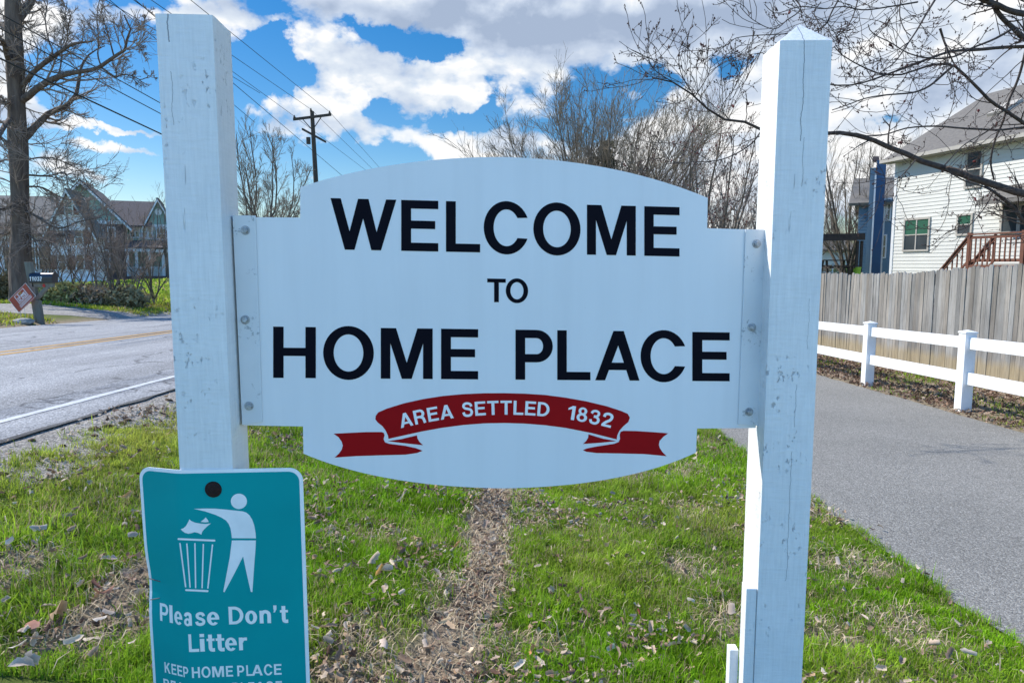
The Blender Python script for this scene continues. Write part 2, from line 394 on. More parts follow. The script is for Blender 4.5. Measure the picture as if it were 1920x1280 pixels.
t.links.new(sky.outputs[0], hs.inputs['Color'])
bg1 = N(t, 'Background'); t.links.new(hs.outputs[0], bg1.inputs[0])
# added fill: sky and clouds behind the camera brightened to light the shaded sign
back_fill = ramp(t, math_(t, 'MULTIPLY_ADD', math_(t, 'ADD', sp.outputs[1], math_(t, 'MULTIPLY', sp.outputs[0], -.25)), -.5, .5), [(0.38, 0.0), (0.75, 1.0)])
t.links.new(math_(t, 'MULTIPLY_ADD', back_fill, .115, .068), bg1.inputs[1])
bg2 = N(t, 'Background'); t.links.new(cc, bg2.inputs[0]); t.links.new(math_(t, 'MULTIPLY_ADD', back_fill, 2.9, .57), bg2.inputs[1])
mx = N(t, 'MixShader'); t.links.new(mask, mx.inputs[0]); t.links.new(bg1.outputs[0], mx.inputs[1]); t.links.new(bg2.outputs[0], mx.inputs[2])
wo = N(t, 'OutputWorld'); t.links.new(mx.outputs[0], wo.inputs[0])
w.cycles.sampling_method = 'MANUAL'; w.cycles.sample_map_resolution = 1024

sl = bpy.data.lights.new('sun', 'SUN'); so = bpy.data.objects.new('sun', sl); COL.objects.link(so)
sl.energy = 3.4; sl.angle = R(.7); sl.color = (1.0, .955, .88)
so.rotation_euler = (-SUNV).to_track_quat('-Z', 'Y').to_euler()
SC.view_settings.view_transform = 'Standard'; SC.view_settings.look = 'None'; SC.view_settings.exposure = 0.88; SC.view_settings.gamma = 1

# ------------------------------------------------------------------ lawn wear mask (bare soil), in ground metres
def gpts(pl): return [ground_px(x, y) for x, y in pl]
def seg_dist(X, Y, a, b):
    ab = b-a; L = (ab**2).sum(); tt = np.clip(((X-a[0])*ab[0]+(Y-a[1])*ab[1])/L, 0, 1)
    return np.hypot(X-a[0]-tt*ab[0], Y-a[1]-tt*ab[1]), tt
WEAR = []
for pl, wd in (([(945, 905), (915, 960), (900, 1020), (925, 1080), (880, 1130), (850, 1190), (830, 1290)], [.07, .10, .12, .14, .13, .12, .13]),
               ([(330, 1010), (250, 1095), (170, 1165), (60, 1205)], [.05, .06, .05, .02]),
               ([(960, 905), (1010, 800)], [.12, .2])):
    g = gpts(pl)
    for i in range(len(g)-1): WEAR.append((g[i][:2], g[i+1][:2], wd[i], wd[i+1]))
PATCH = [(1290, 1068, .10), (1360, 1160, .09), (690, 1190, .07), (30, 1060, .10), (640, 1260, .10), (1300, 960, .14), (1560, 1180, .08), (1630, 1060, .09), (1700, 1180, .12), (1545, 960, .12), (100, 890, .12), (200, 1180, .10), (620, 1010, .05), (1560, 1060, .1), (740, 1000, .05), (1440, 1110, .06)]
PATCH = [(ground_px(x, y)[:2], r) for x, y, r in PATCH]
def vnoise(X, Y, s, seed=0):
    """cheap value noise on arrays"""
    x = X*s+seed*17.3; y = Y*s+seed*5.7; xi = np.floor(x); yi = np.floor(y); fx = x-xi; fy = y-yi
    def h(a, b): return np.modf(np.abs(np.sin(a*127.1+b*311.7+seed*74.7)*43758.5453))[0]
    fx = fx*fx*(3-2*fx); fy = fy*fy*(3-2*fy)
    return (h(xi, yi)*(1-fx)+h(xi+1, yi)*fx)*(1-fy)+(h(xi, yi+1)*(1-fx)+h(xi+1, yi+1)*fx)*fy
def lawn(X, Y):
    """1 = full turf, 0 = bare soil"""
    d = np.ones_like(X); nz = vnoise(X, Y, 9, 1)*.6+vnoise(X, Y, 23, 2)*.4
    for a, b, w0, w1 in WEAR:
        ds, tt = seg_dist(X, Y, np.array(a), np.array(b)); ww = w0+(w1-w0)*tt
        d = np.minimum(d, np.clip((ds-ww*.85*(.15+1.3*nz))/(.11), 0, 1))
    for c, r in PATCH:
        ds = np.hypot(X-c[0], (Y-c[1])*.6); d = np.minimum(d, .25+np.clip((ds-r*(.4+nz))/(.12), 0, 1))
    n2 = vnoise(X, Y, 2.3, 3)*.6+vnoise(X, Y, 6, 4)*.4
    d = d*np.clip(.35+(n2-.22)*3.2, .3, 1)
    d = d*np.clip((X+2.66+.25*(nz-.5)+.25*(n2-.5))/.22, .02, 1)         # thins out into the gravel shoulder
    return np.clip(d, 0, 1)

# ------------------------------------------------------------------ ground sheets
def micro(X, Y):
    m = (vnoise(X, Y, 1.3, 5)-.5)*.05+(vnoise(X, Y, 6, 6)-.5)*.022
    fade = np.clip((X+2.35)/.5, 0, 1)*np.clip((1.85-X)/.4, 0, 1)*np.clip((14-Y)/3, 0, 1)*np.clip((Y-.5)/1, 0, 1)
    return m*fade
def sheet_grid(name, xs, ys, dz, mat, label=None, use_micro=False, attr=False):
    X, Y = np.meshgrid(np.array(xs, float), np.array(ys, float)); Z = gz(X, Y)+dz
    if use_micro: Z = Z+micro(X, Y)-.02*(1-lawn(X, Y))*np.clip((X+2.3)/.5, 0, 1)*np.clip((2-X)/.4, 0, 1)*np.clip((12-Y)/3, 0, 1)
    nx, ny = len(xs), len(ys); V = np.stack([X.ravel(), Y.ravel(), Z.ravel()], 1)
    i = np.arange(nx-1)[None, :]+np.arange(ny-1)[:, None]*nx; i = i.ravel()
    Fc = np.stack([i, i+1, i+nx+1, i+nx], 1)
    o = np_mesh(name, V, Fc.ravel(), np.full(len(Fc), 4), mat, smooth=use_micro); o['kind'] = 'structure'
    if attr:
        a = o.data.attributes.new('lawn', 'FLOAT', 'POINT'); l = lawn(X.ravel(), Y.ravel())
        l = np.where((X.ravel() > 5.0) & (X.ravel() < 6.9), .15, l); l = np.where((X.ravel() < -10.7), .9, l)
        l = np.where((X.ravel() < -2.3) & (X.ravel() > -11), .0, l)
        a.data.foreach_set('value', l.astype(np.float32))
    return o
xs = sorted(set(AX+list(np.round(np.arange(-3, 2.6, .05), 3))+[-40, -30, -26, -17, -8, 3, 4, 6, 8, 10, 20, 30, 40]))
ys = sorted(set(BY+list(np.round(np.arange(1, 14, .05), 3))+[-10, -5, 16, 18, 20, 22, 30, 40, 60, 100, 200, 350]))
sheet_grid('ground', xs, ys, 0, 'lawn_soil', use_micro=True, attr=True)
YR = sorted(set(BY[1:]+[-8, 5, 10, 15, 20, 40, 70, 120, 200]+[-30]))[:-1]+[600]
YR = [-30, -8, 0, 5, 10, 15, 20, 25, 40, 70, 120, 200, 600]
sheet_grid('road', [-10.75, -8, -6.3, -3.2, -2.85], YR, .012, 'road_asphalt')
def wavy_strip(name, x0, x1, y0, y1, dz, mat, jit0, jit1, step=.12, seed=1, kind='structure'):
    Y = np.arange(y0, y1+step, step); j0 = (vnoise(Y*0, Y, 3.1, seed)-.5+.6*(vnoise(Y*0, Y, 9, seed+1)-.5))*jit0; j1 = (vnoise(Y*0, Y, 3.3, seed+2)-.5+.6*(vnoise(Y*0, Y, 8, seed+3)-.5))*jit1
    cols_ = 5; V = []
    for k in range(cols_):
        xx = (x0+j0)*(1-k/(cols_-1))+(x1+j1)*k/(cols_-1); V.append(np.stack([xx, Y, gz(xx, Y)+dz], 1))
    V = np.stack(V, 1).reshape(-1, 3); i = (np.arange(cols_-1)[None, :]+np.arange(len(Y)-1)[:, None]*cols_).ravel()
    Fc = np.stack([i, i+1, i+cols_+1, i+cols_], 1)
    o = np_mesh(name, V, Fc.ravel(), np.full(len(Fc), 4), mat); o['kind'] = kind; return o
wavy_strip('gravel_shoulder', -2.93, -2.30, -6, 40, .006, 'gravel', .0, .34, seed=3)
wavy_strip('road_edge', -2.866, -2.838, -6, 40, .0150, 'tar_edge', .035, .045, step=.015, seed=9)
wavy_strip('path', 2.05, 5.1, -8, 60, .012, 'path_asphalt', .05, .05, seed=21)
for nm, x0, x1, m_ in (('white_road_line', -3.255, -3.185, 'white_line'), ('yellow_road_line', -6.36, -6.25, 'yellow_line'), ('yellow_road_line', -6.63, -6.52, 'yellow_line')):
    wavy_strip(nm, x0, x1, -8, 120, .0150, m_, .012, .012, step=.3, seed=5)
# driveway with a flare where it meets the road
def driveway():
    xs_ = [-45, -30, -20, -17, -14, -12.6, -11.3, -10.75]; lo = [17.0, 17.0, 16.9, 16.8, 16.6, 16.9, 17.8, 18.6]; hi = [19.6, 19.6, 19.7, 19.8, 20.2, 20.8, 22.0, 24.0]
    V = []; 
    for x, a, b in zip(xs_, lo, hi):
        for k in range(4): y = a+(b-a)*k/3; V.append((x, y, gz(x, y)+.006))
    V = np.array(V); i = (np.arange(3)[None, :]+np.arange(len(xs_)-1)[:, None]*4).ravel(); Fc = np.stack([i, i+1, i+5, i+4], 1)[:, ::-1]
    o = np_mesh('driveway', V, Fc.ravel(), np.full(len(Fc), 4), 'drive_gravel'); o['kind'] = 'structure'
driveway()

# ------------------------------------------------------------------ glyphs: cap height 1; pieces are strips of quads [(outer pts),(inner pts)]
S_, H_ = .195, .165
def q(a, b, c, d, n=6):
    """quad a-b (first edge) to d-c as a strip of n+1 rungs: rungs run a->d and b->c"""
    A, B, C_, D = (np.array(p, float) for p in (a, b, c, d)); tt = np.linspace(0, 1, n+1)[:, None]
    return (A+(D-A)*tt, B+(C_-B)*tt)
def bar(x0, y0, x1, y1, n=6):
    if abs(x1-x0) > abs(y1-y0): return q((x0, y0), (x0, y1), (x1, y1), (x1, y0), n)
    return q((x0, y0), (x1, y0), (x1, y1), (x0, y1), n)
def ring(cx, cy, rx, ry, tx, ty, a0=0, a1=360, b0=None, b1=None, n=28):
    b0 = a0 if b0 is None else b0; b1 = a1 if b1 is None else b1
    a = np.radians(np.linspace(a0, a1, n+1)); b = np.radians(np.linspace(b0, b1, n+1))
    return (np.stack([cx+rx*np.cos(a), cy+ry*np.sin(a)], 1), np.stack([cx+(rx-tx)*np.cos(b), cy+(ry-ty)*np.sin(b)], 1))
def stroke(pts, wd, n=30):
    P = np.array(pts, float); P = np.concatenate([[2*P[0]-P[1]], P, [2*P[-1]-P[-2]]]); out = []
    m = len(P)-3
    for s in np.linspace(0, m, n+1):
        i = min(int(s), m-1); u = s-i; p0, p1, p2, p3 = P[i:i+4]
        out.append(.5*((2*p1)+(-p0+p2)*u+(2*p0-5*p1+4*p2-p3)*u*u+(-p0+3*p1-3*p2+p3)*u**3))
    out = np.array(out); T = nrmz(np.gradient(out, axis=0)); Nn = np.stack([-T[:, 1], T[:, 0]], 1)
    wd = np.array(wd)[..., None] if np.ndim(wd) else wd
    return (out+Nn*wd/2, out-Nn*wd/2)
def bowl(x0, xr, yb, yt, tx=S_, ty=H_, s0=S_):
    """P/D/R/B bowl: bars plus half ring"""
    ry = (yt-yb)/2; cx = xr-min(ry*1.0, xr-x0-.08); rx = xr-cx
    return [bar(s0-.01, yt-ty, cx, yt), bar(s0-.01, yb, cx, yb+ty), ring(cx, (yb+yt)/2, rx, ry, tx, ty, -90, 90, n=16)]
GL = {
 'W': (1.276, [q((0, 1), (.2, 1), (.466, 0), (.278, 0)), q((.278, 0), (.466, 0), (.738, 1), (.534, 1)), q((.534, 1), (.738, 1), (.98, 0), (.792, 0)), q((.792, 0), (.98, 0), (1.276, 1), (1.078, 1))]),
 'E': (.73, [bar(0, 0, S_, 1), bar(S_-.01, 0, .73, H_), bar(S_-.01, .44, .67, .60), bar(S_-.01, 1-H_, .73, 1)]),
 'F': (.70, [bar(0, 0, S_, 1), bar(S_-.01, .42, .62, .58), bar(S_-.01, 1-H_, .70, 1)]),
 'L': (.68, [bar(0, 0, S_, 1), bar(S_-.01, 0, .68, H_)]),
 'C': (.86, [ring(.44, .5, .44, .53, .19, .165, 23, 337, 33, 327, n=40)]),
 'O': (.94, [ring(.47, .5, .47, .53, .195, .165, n=44)]),
 'M': (1.0, [bar(0, 0, .185, 1), bar(.815, 0, 1, 1), q((.09, 1), (.295, 1), (.595, 0), (.405, 0)), q((.705, 1), (.91, 1), (.595, 0), (.405, 0))]),
 'T': (.78, [bar(0, 1-H_, .78, 1), bar(.29, 0, .49, 1-H_+.01)]),
 'H': (.84, [bar(0, 0, .205, 1), bar(.635, 0, .84, 1), bar(.2, .43, .64, .59)]),
 'P': (.75, [bar(0, 0, S_, 1)]+bowl(0, .75, .35, 1)),
 'D': (.82, [bar(0, 0, S_, 1)]+bowl(0, .82, 0, 1)),
 'R': (.82, [bar(0, 0, S_, 1)]+bowl(0, .76, .40, 1)+[stroke([(.44, .47), (.60, .38), (.65, .22), (.69, .0)], .19)]),
 'B': (.80, [bar(0, 0, S_, 1)]+bowl(0, .77, .47, 1)+bowl(0, .80, 0, .60)),
 'A': (.90, [q((0, 0), (.2, 0), (.58, 1), (.37, 1)), q((.9, 0), (.7, 0), (.37, 1), (.58, 1)), bar(.18, .21, .72, .36)]),
 'K': (.86, [bar(0, 0, S_, 1), q((.15, .25), (.15, .52), (.6, 1), (.84, 1)), q((.28, .53), (.46, .66), (.88, 0), (.64, 0))]),
 'I': (.2, [bar(0, 0, .2, 1)]),
 'U': (.82, [bar(0, .34, S_, 1), bar(.82-S_, .34, .82, 1), ring(.41, .35, .41, .37, S_, H_, 180, 360, n=20)]),
 'S': (.78, [stroke([(.665, .69), (.60, .86), (.39, .935), (.19, .88), (.135, .73), (.23, .60), (.42, .54), (.60, .46), (.665, .29), (.58, .11), (.38, .055), (.17, .12), (.095, .32)], .175, 44)]),
 '1': (.46, [bar(.26, 0, .46, 1), q((.02, .68), (.02, .81), (.27, 1), (.27, .78))]),
 '8': (.66, [ring(.33, .745, .27, .275, .165, .14), ring(.33, .285, .33, .305, .185, .15)]),
 '3': (.66, [stroke([(.09, .72), (.16, .88), (.33, .94), (.50, .87), (.53, .72), (.44, .58), (.26, .54)], .16), stroke([(.26, .535), (.46, .50), (.57, .36), (.56, .19), (.45, .08), (.32, .055), (.15, .11), (.08, .29)], .17)]),
 '2': (.66, [stroke([(.09, .67), (.13, .86), (.33, .94), (.52, .87), (.56, .70), (.48, .52), (.28, .34), (.13, .16), (.10, .06)], .18, 34), bar(.02, 0, .63, H_)]),
 '0': (.66, [ring(.33, .5, .33, .52, .18, .14)]),
 'l': (.22, [bar(0, 0, .22, 1)]),
 'i': (.22, [bar(0, 0, .22, .72), bar(0, .82, .22, 1)]),
 'e': (.62, [ring(.31, .36, .31, .385, .20, .14, 0, 318, 0, 312, n=34), bar(.12, .30, .62, .42)]),
 'a': (.62, [stroke([(.10, .52), (.16, .63), (.31, .67), (.44, .62), (.47, .50), (.47, .0)], .19), ring(.26, .20, .26, .225, .18, .125)]),
 's': (.58, [stroke([(.48, .52), (.42, .64), (.29, .675), (.15, .62), (.12, .52), (.20, .41), (.37, .34), (.47, .24), (.44, .11), (.29, .05), (.13, .09), (.08, .22)], .165)]),
 'o': (.62, [ring(.31, .36, .31, .385, .20, .15)]),
 'n': (.60, [bar(0, 0, .2, .72), stroke([(.12, .50), (.20, .63), (.34, .655), (.46, .58), (.50, .44), (.50, .0)], .19)]),
 'r': (.42, [bar(0, 0, .2, .72), stroke([(.14, .46), (.20, .58), (.30, .63), (.43, .63)], .17)]),
 't': (.44, [bar(0.02, .58, .44, .72), stroke([(.21, .95), (.21, .4), (.22, .16), (.29, .08), (.44, .075)], .2)]),
 '’': (.2, [bar(0, .76, .2, 1), q((.04, .78), (.2, .78), (.09, .60), (.0, .60))]),
}
def put_glyph(mb, ch, fn, lift):
    """fn(u in 0..1 of the glyph's width, v in cap heights, lift) -> 3-d point"""
    wdt, parts = GL[ch]
    for k, (A, B) in enumerate(parts):
        n = len(A); z = lift+k*.00006
        vs = [fn(p[0]/wdt, p[1], z) for p in A]+[fn(p[0]/wdt, p[1], z) for p in B]
        mb.add(vs, [(i, i+1, n+i+1, n+i) for i in range(n-1)])

# ------------------------------------------------------------------ WELCOME SIGN
yaw = R(3.8)
SX = np.array([math.cos(yaw), math.sin(yaw), 0]); SN = np.array([math.sin(yaw), -math.cos(yaw), 0])   # SN faces the camera
PL_fr = atY(421, 520, 1.80)            # left post, inner front edge
PW = .14
sign_root = thing('welcome_sign', (PL_fr[0]-.07, PL_fr[1]+.07, gz(PL_fr[0], 1.8)), 'white town sign reading WELCOME TO HOME PLACE, bolted between two painted wooden posts', 'sign')
painted_post('post_paint', [(.032-.07, 2.0, 2.12, .0016), (.032-.07, 1.80, 1.93, .0006)], 1)
painted_post('post_paint_checked', [(.066-.07, 1.78, 2.10, .0011), (.075-.07, 1.66, 1.79, .0006), (.085-.07, 1.0, 1.12, .0006), (.08-.07, .55, .93, .0006), (.11-.07, 1.22, 1.36, .0004)], 4)
def post(corner, ang, ztop, cap_h, side, mat, zb):
    """corner = inner front vertical edge; side=-1 body extends to -x (left post), +1 to +x"""
    ax = np.array([math.cos(ang), math.sin(ang), 0])*PW*side; ay = np.array([-math.sin(ang), math.cos(ang), 0])*PW
    c0 = np.array([corner[0], corner[1], 0.0]); cen = c0+ax/2+ay/2
    ax = ax*side                                            # local +x axis
    ex, ey = ax/2, ay/2; mb = bmesh.new(); nz = 60; ring_ = []
    zs = np.linspace(zb, ztop, nz)
    m = 8; per = []
    for k, (sx, sy, dx, dy) in enumerate(((-1, -1, 1, 0), (1, -1, 0, 1), (1, 1, -1, 0), (-1, 1, 0, -1))):
        for j in range(m):
            u = 2*j/m
            x = sx+dx*u; y = sy+dy*u
            r_ = .045
            if abs(x) > 1-1e-6 and abs(y) > 1-1e-6: x *= 1-r_*.45; y *= 1-r_*.45
            per.append((x, y))
    root = np.array(sign_root.location)
    me = bpy.data.meshes.new('post'); V = []; 
    for z in zs:
        for (x, y) in per:
            p = np.array([x*PW/2, y*PW/2, z])
            nn = mnoise.noise(Vector((p[0]*9+side*5, p[1]*9, z*3)))*.0010+mnoise.noise(Vector((p[0]*60+side*5, p[1]*60, z*25)))*.0004
            k = 1+nn/(PW/2); V.append((p[0]*k, p[1]*k, z))
    n = len(per); Fs = [(i*n+j, i*n+(j+1) % n, (i+1)*n+(j+1) % n, (i+1)*n+j) for i in range(nz-1) for j in range(n)]
    V.append((0.004, -0.002, ztop+cap_h)); top = (nz-1)*n
    Fs += [(top+j, top+(j+1) % n, len(V)-1) for j in range(n)]
    me.from_pydata(V, [], Fs); me.materials.append(MATS[mat])
    o = bpy.data.objects.new('post', me); COL.objects.link(o); o.parent = sign_root
    o.location = (cen[0]-root[0], cen[1]-root[1], -root[2]); o.rotation_euler = (0, 0, ang)
    return o
zl = atY(360, 28, 1.80)[2]
post(PL_fr, yaw, zl, .012, -1, 'post_paint', -.35)
PR_fl = atY(1440, 620, 1.905)
zr = atY(1515, 76, 1.905)[2]
post(PR_fl, R(-1.5), zr, .062, 1, 'post_paint_checked', -.35)
# brace boards on the right post's inner side
a2 = R(-1.5); rx = np.array([math.cos(a2), math.sin(a2), 0]); ry = np.array([-math.sin(a2), math.cos(a2), 0])
def board(px0, y_front, w_, d_, ztop, lab):
    mb = MB(); o0 = PR_fl*np.array([1, 1, 0])-rx*(px0)+ry*y_front
    mb.frame_box(o0+np.array([0, 0, -.2]), rx*w_, ry*d_, np.array([0, 0, ztop+.2]))
    mb.build('brace_board', 'post_plain', sign_root, bevel=.002)
painted_post('post_plain', [(9, 0, 0, .001)], 2)
zb1 = atY(1405, 1106, 1.90)[2]; zb2 = atY(1378, 1214, 1.97)[2]
board(.030, .004, .0295, .045, zb1, '')
board(.056, .052, .0255, .035, zb2, '')
# panel plane
PP = atY(437, 520, 1.87)
def P2(px, py, lift=0.0): return onplane(px, py, PP, SN)+SN*lift
arc = lambda p0, p1, p2, n: [tuple(np.array(p0)*(1-s)**2+np.array(p1)*2*s*(1-s)+np.array(p2)*s*s) for s in np.linspace(0, 1, n)]
outline = [(445, 407), (563, 408), (563, 351)]+arc((563, 351), (735, 294), (945, 294.5), 18)[1:]+arc((945, 294.5), (1155, 300), (1327, 371), 18)[1:]+[(1326, 428), (1434, 431), (1417, 802), (1307, 803), (1305, 848)]+arc((1305, 848), (1170, 912), (942, 915), 18)[1:]+arc((942, 915), (715, 912), (569, 850), 18)[1:]+[(568, 799), (458, 797)]
mb = MB(); mb.poly([P2(x, y) for x, y in outline][::-1], -SN, .004)
panel = mb.build('sign_panel', 'sign_white', sign_root, tri=True)
def line_word(letters, top0, bot0, top1, bot1, name_mat, lift=.0006, name='lettering'):
    """letters: (char, px_left, px_right); top/bottom pixel rows (x,y) at two ends"""
    mb = MB()
    def row(a, b, x): return a[1]+(b[1]-a[1])*(x-a[0])/(b[0]-a[0])
    for ch, x0, x1 in letters:
        def fn(u, v, z, x0=x0, x1=x1):
            x = x0+(x1-x0)*u; yt = row(top0, top1, x); yb = row(bot0, bot1, x)
            return P2(x, yb+(yt-yb)*v, z)
        put_glyph(mb, ch, fn, lift)
    return mb.build(name, name_mat, panel, recalc=False)
line_word([('W', 619.7, 743.1), ('E', 752.3, 821.8), ('L', 836.2, 900.3), ('C', 907, 990.6), ('O', 1000, 1088.5), ('M', 1100.5, 1192), ('E', 1208, 1274)], (620, 371.5), (620, 467.5), (1276, 388.5), (1276, 481), 'black_vinyl')
line_word([('T', 913.5, 948.3), ('O', 948.3, 990.3)], (913, 522), (913, 566.2), (990, 523.5), (990, 567.2), 'black_vinyl')
HPR = ((512, 612), (512, 708), (1370, 623), (1370, 714.5), 'black_vinyl')
line_word([('H', 512.3, 592.3), ('O', 606, 701), ('M', 714, 811.3), ('E', 827, 896.5)], *HPR)
line_word([('P', 966.5, 1036.5), ('L', 1044.8, 1107), ('A', 1116, 1199), ('C', 1201, 1286), ('E', 1298, 1368)], *HPR)
# ribbon emblem
def rpx(pl): return [P2(560+x/2.5946, 700+y/2.5946, 0) for x, y in pl]
def smooth_closed(pl, corners=(), n=5):
    return pl
mb = MB()
band_top = [(375, 205), (388, 188), (430, 170), (510, 145), (600, 125), (700, 109), (800, 100), (900, 95.5), (1000, 95), (1100, 97.5), (1200, 104), (1300, 117), (1400, 135), (1500, 159), (1570, 182), (1600, 195), (1611, 214), (1604, 235), (1580, 255), (1560, 278), (1550, 300), (1547, 320)]
band_bot = [(1430, 290), (1300, 264), (1200, 251), (1100, 243), (1000, 240), (900, 242), (800, 250), (700, 263), (600, 281), (500, 303), (437, 317), (434, 300), (424, 278), (408, 256), (385, 238), (373, 222)]
for k, pl in enumerate((band_top+band_bot,
           [(170, 292), (250, 288), (330, 284), (402, 284), (414, 288), (418, 300), (413, 318), (420, 334), (440, 341), (520, 351), (570, 362), (603, 375), (575, 386), (520, 394), (400, 397), (280, 401), (175, 408), (195, 390), (209, 370), (215, 350), (209, 330), (195, 310)],
           [(434, 329), (500, 318), (575, 300), (578, 315), (588, 332), (605, 348), (520, 339)],
           [(1545, 328), (1480, 316), (1410, 295), (1408, 312), (1398, 328), (1383, 342), (1470, 336)],
           [(1798, 290), (1720, 284), (1640, 279), (1580, 278), (1566, 283), (1562, 297), (1563, 318), (1556, 333), (1535, 341), (1450, 354), (1400, 364), (1383, 372), (1400, 380), (1450, 386), (1560, 388), (1680, 391), (1790, 401), (1771, 383), (1757, 363), (1752, 345), (1756, 327), (1774, 307)])):
    pts = [P2(560+x/2.5946, 700+y/2.5946, .0004) for x, y in pl]; mb.poly(pts[::-1], SN, .0002)
mb.build('ribbon_emblem', 'red_vinyl', panel, tri=True)
def arc_base(x):   # baseline row (crop px) of the ribbon lettering
    return 199.5+((x-1010)/505.0)**2*64
def ribbon_text(words, capc=68):
    for txt, xa, xb in words:
        mb = MB()
        tot = sum(GL[c][0] for c in txt); gap = .11; span = tot+gap*(len(txt)-1); k = (xb-xa)/span; x = xa
        for c in txt:
            wd = GL[c][0]*k; xc = x+wd/2; sl_ = (arc_base(xc+2)-arc_base(xc-2))/4; an = math.atan(sl_); yb = arc_base(xc)
            def fn(u, v, z, wd=wd, xc=xc, an=an, yb=yb):
                dx = (u-.5)*wd; dy = -v*capc
                X = xc+dx*math.cos(an)-dy*math.sin(an); Y = yb+dx*math.sin(an)+dy*math.cos(an)
                return P2(560+X/2.5946, 700+Y/2.5946, z)
            put_glyph(mb, c, fn, .0010); x += wd+gap*k
        mb.build('ribbon_lettering', 'white_vinyl_letter', panel, recalc=False)
ribbon_text([('AREA', 497, 755), ('SETTLED', 797, 1217), ('1832', 1303, 1520)])
# brackets (front plate, flange on the post, three bolts each)
def bracket(pl, flange_at, bolts):
    mb = MB()
    pts = [P2(x, y, .0006) for x, y in pl]
    mb.poly(pts[::-1], SN, .0045)
    a, b = [P2(x, y, .0006) for x, y in flange_at]
    mb.frame_box(a-SN*.035, (b-a), SN*.0345, SX*.004*(1 if a[0] < 0 else -1))
    br = mb.build('bracket', 'bracket_paint', sign_root, bevel=.0009)
    for (x, y) in bolts:
        m2 = MB(); c = P2(x, y, .0051); tilt = rnd.uniform(-.1, .1)
        m2.tube(c, c+SN*.0018, .0125, .0122, 20)
        m2.tube(c+SN*.0018, c+SN*.0085, .0088, .0078, 6)
        m2.tube(c+SN*.0085, c+SN*.0095, .0055, .0045, 12)
        m2.build('bolt', 'galvanised', br, bevel=.0004)
bracket([(437, 404), (480, 404.5), (493, 790), (455, 796)], [(437, 404), (455, 796)], [(461, 432), (461, 599), (468, 760)])
bracket([(1397, 430), (1438, 431), (1421, 797), (1383, 795)], [(1438, 431), (1421, 797)], [(1417, 457), (1408, 613), (1403, 771)])

# ------------------------------------------------------------------ LITTER SIGN
LP = atY(400, 920, 1.7935)
LN = SN.copy()
def LS(px, py): 
    p = onplane(px, py, LP, LN); d = p-LP; return np.array([np.dot(d, SX), d[2]])     # (u,v) on the flat plane
u_fold_top = LS(345, 880)[0]-.002
def bend(u, v, lift=0.0):
    """unrolled sheet coords -> 3-d; the left edge is bent back round the post"""
    vv = np.clip((v-LS(400, 880)[1])/(LS(400, 1150)[1]-LS(400, 880)[1]), 0, 1.3)
    s = u_fold_top-u; w_ = .03
    if s <= 0: base = LP+SX*u+np.array([0, 0, v]); nn = 0.0
    else:
        th = R(20)+R(2)*vv+R(4)*math.exp(-((vv-.82)/.16)**2); g_ = s*s/(2*w_) if s < w_ else s-w_/2
        base = LP+SX*(u_fold_top-(s-(1-math.cos(th))*g_))+np.array([0, 0, v])-LN*math.sin(th)*g_; nn = th*min(s/w_, 1)
    return base+(LN*math.cos(nn)-SX*math.sin(nn))*lift
def unroll(px, py):
    """sheet coords for a pixel, by fixed-point search on the bent surface"""
    u, v = LS(px, py)
    for _ in range(40):
        p = bend(u, v); d = p-CAM; k = F/np.dot(d, FWD); x = 960+d[0]*k; y = 640-np.dot(d, UP)*k
        u += (px-x)/F*1.8*.8; v -= (py-y)/F*1.8*.8
    return u, v
litter = thing('litter_sign', (LP[0], LP[1], LP[2]-.5), 'teal please-don’t-litter sign with bent left edge, bolted to the left white post', 'sign')
ul = LS(241, 900)[0]; ur = LS(571.5, 1000)[0]; vt = LS(400, 879.5)[1]; vb = vt-.74
def rrect(x0, x1, y0, y1, r_, n=8):
    pts = []
    for cx, cy, a in ((x1-r_, y1-r_, 0), (x0+r_, y1-r_, 90), (x0+r_, y0+r_, 180), (x1-r_, y0+r_, 270)):
        for k in range(n+1): th = R(a+90*k/n); pts.append((cx+r_*math.cos(th), cy+r_*math.sin(th)))
    return pts
def sheet_mesh(name, x0, x1, y0, y1, r_, mat, lift, thick, parent):
    bm = bmesh.new(); vs = [bm.verts.new((x, y, 0)) for x, y in rrect(x0, x1, y0, y1, r_)]; bm.faces.new(vs)
    for x in np.linspace(x0+.006, x0+.16, 28): bmesh.ops.bisect_plane(bm, geom=bm.verts[:]+bm.edges[:]+bm.faces[:], plane_co=(x, 0, 0), plane_no=(1, 0, 0))
    for y in np.linspace(y0+.02, y1-.02, 24): bmesh.ops.bisect_plane(bm, geom=bm.verts[:]+bm.edges[:]+bm.faces[:], plane_co=(0, y, 0), plane_no=(0, 1, 0))
    b = base_of(parent); top = [v for v in bm.verts]; uv = [(v.co.x, v.co.y) for v in top]
    if thick:
        ex = bmesh.ops.extrude_face_region(bm, geom=bm.faces[:]); back = [g for g in ex['geom'] if isinstance(g, bmesh.types.BMVert)]
        for v in back: v.co = Vector(bend(v.co.x, v.co.y, lift-thick)-b)
    for v, (x, y) in zip(top, uv): v.co = Vector(bend(x, y, lift)-b)
    bmesh.ops.recalc_face_normals(bm, faces=bm.faces)
    me = bpy.data.meshes.new(name); bm.to_mesh(me); bm.free(); me.materials.append(MATS[mat]); me.polygons.foreach_set('use_smooth', [False]*len(me.polygons))
    o = bpy.data.objects.new(name, me); COL.objects.link(o); o.parent = parent; return o
lp = sheet_mesh('sign_plate', ul, ur, vb, vt, .036, 'sign_border', 0, .002, litter)
fw = .0098
sheet_mesh('teal_field', ul+fw, ur-fw, vb+fw, vt-fw, .028, 'teal_sheeting', .0004, 0, lp)
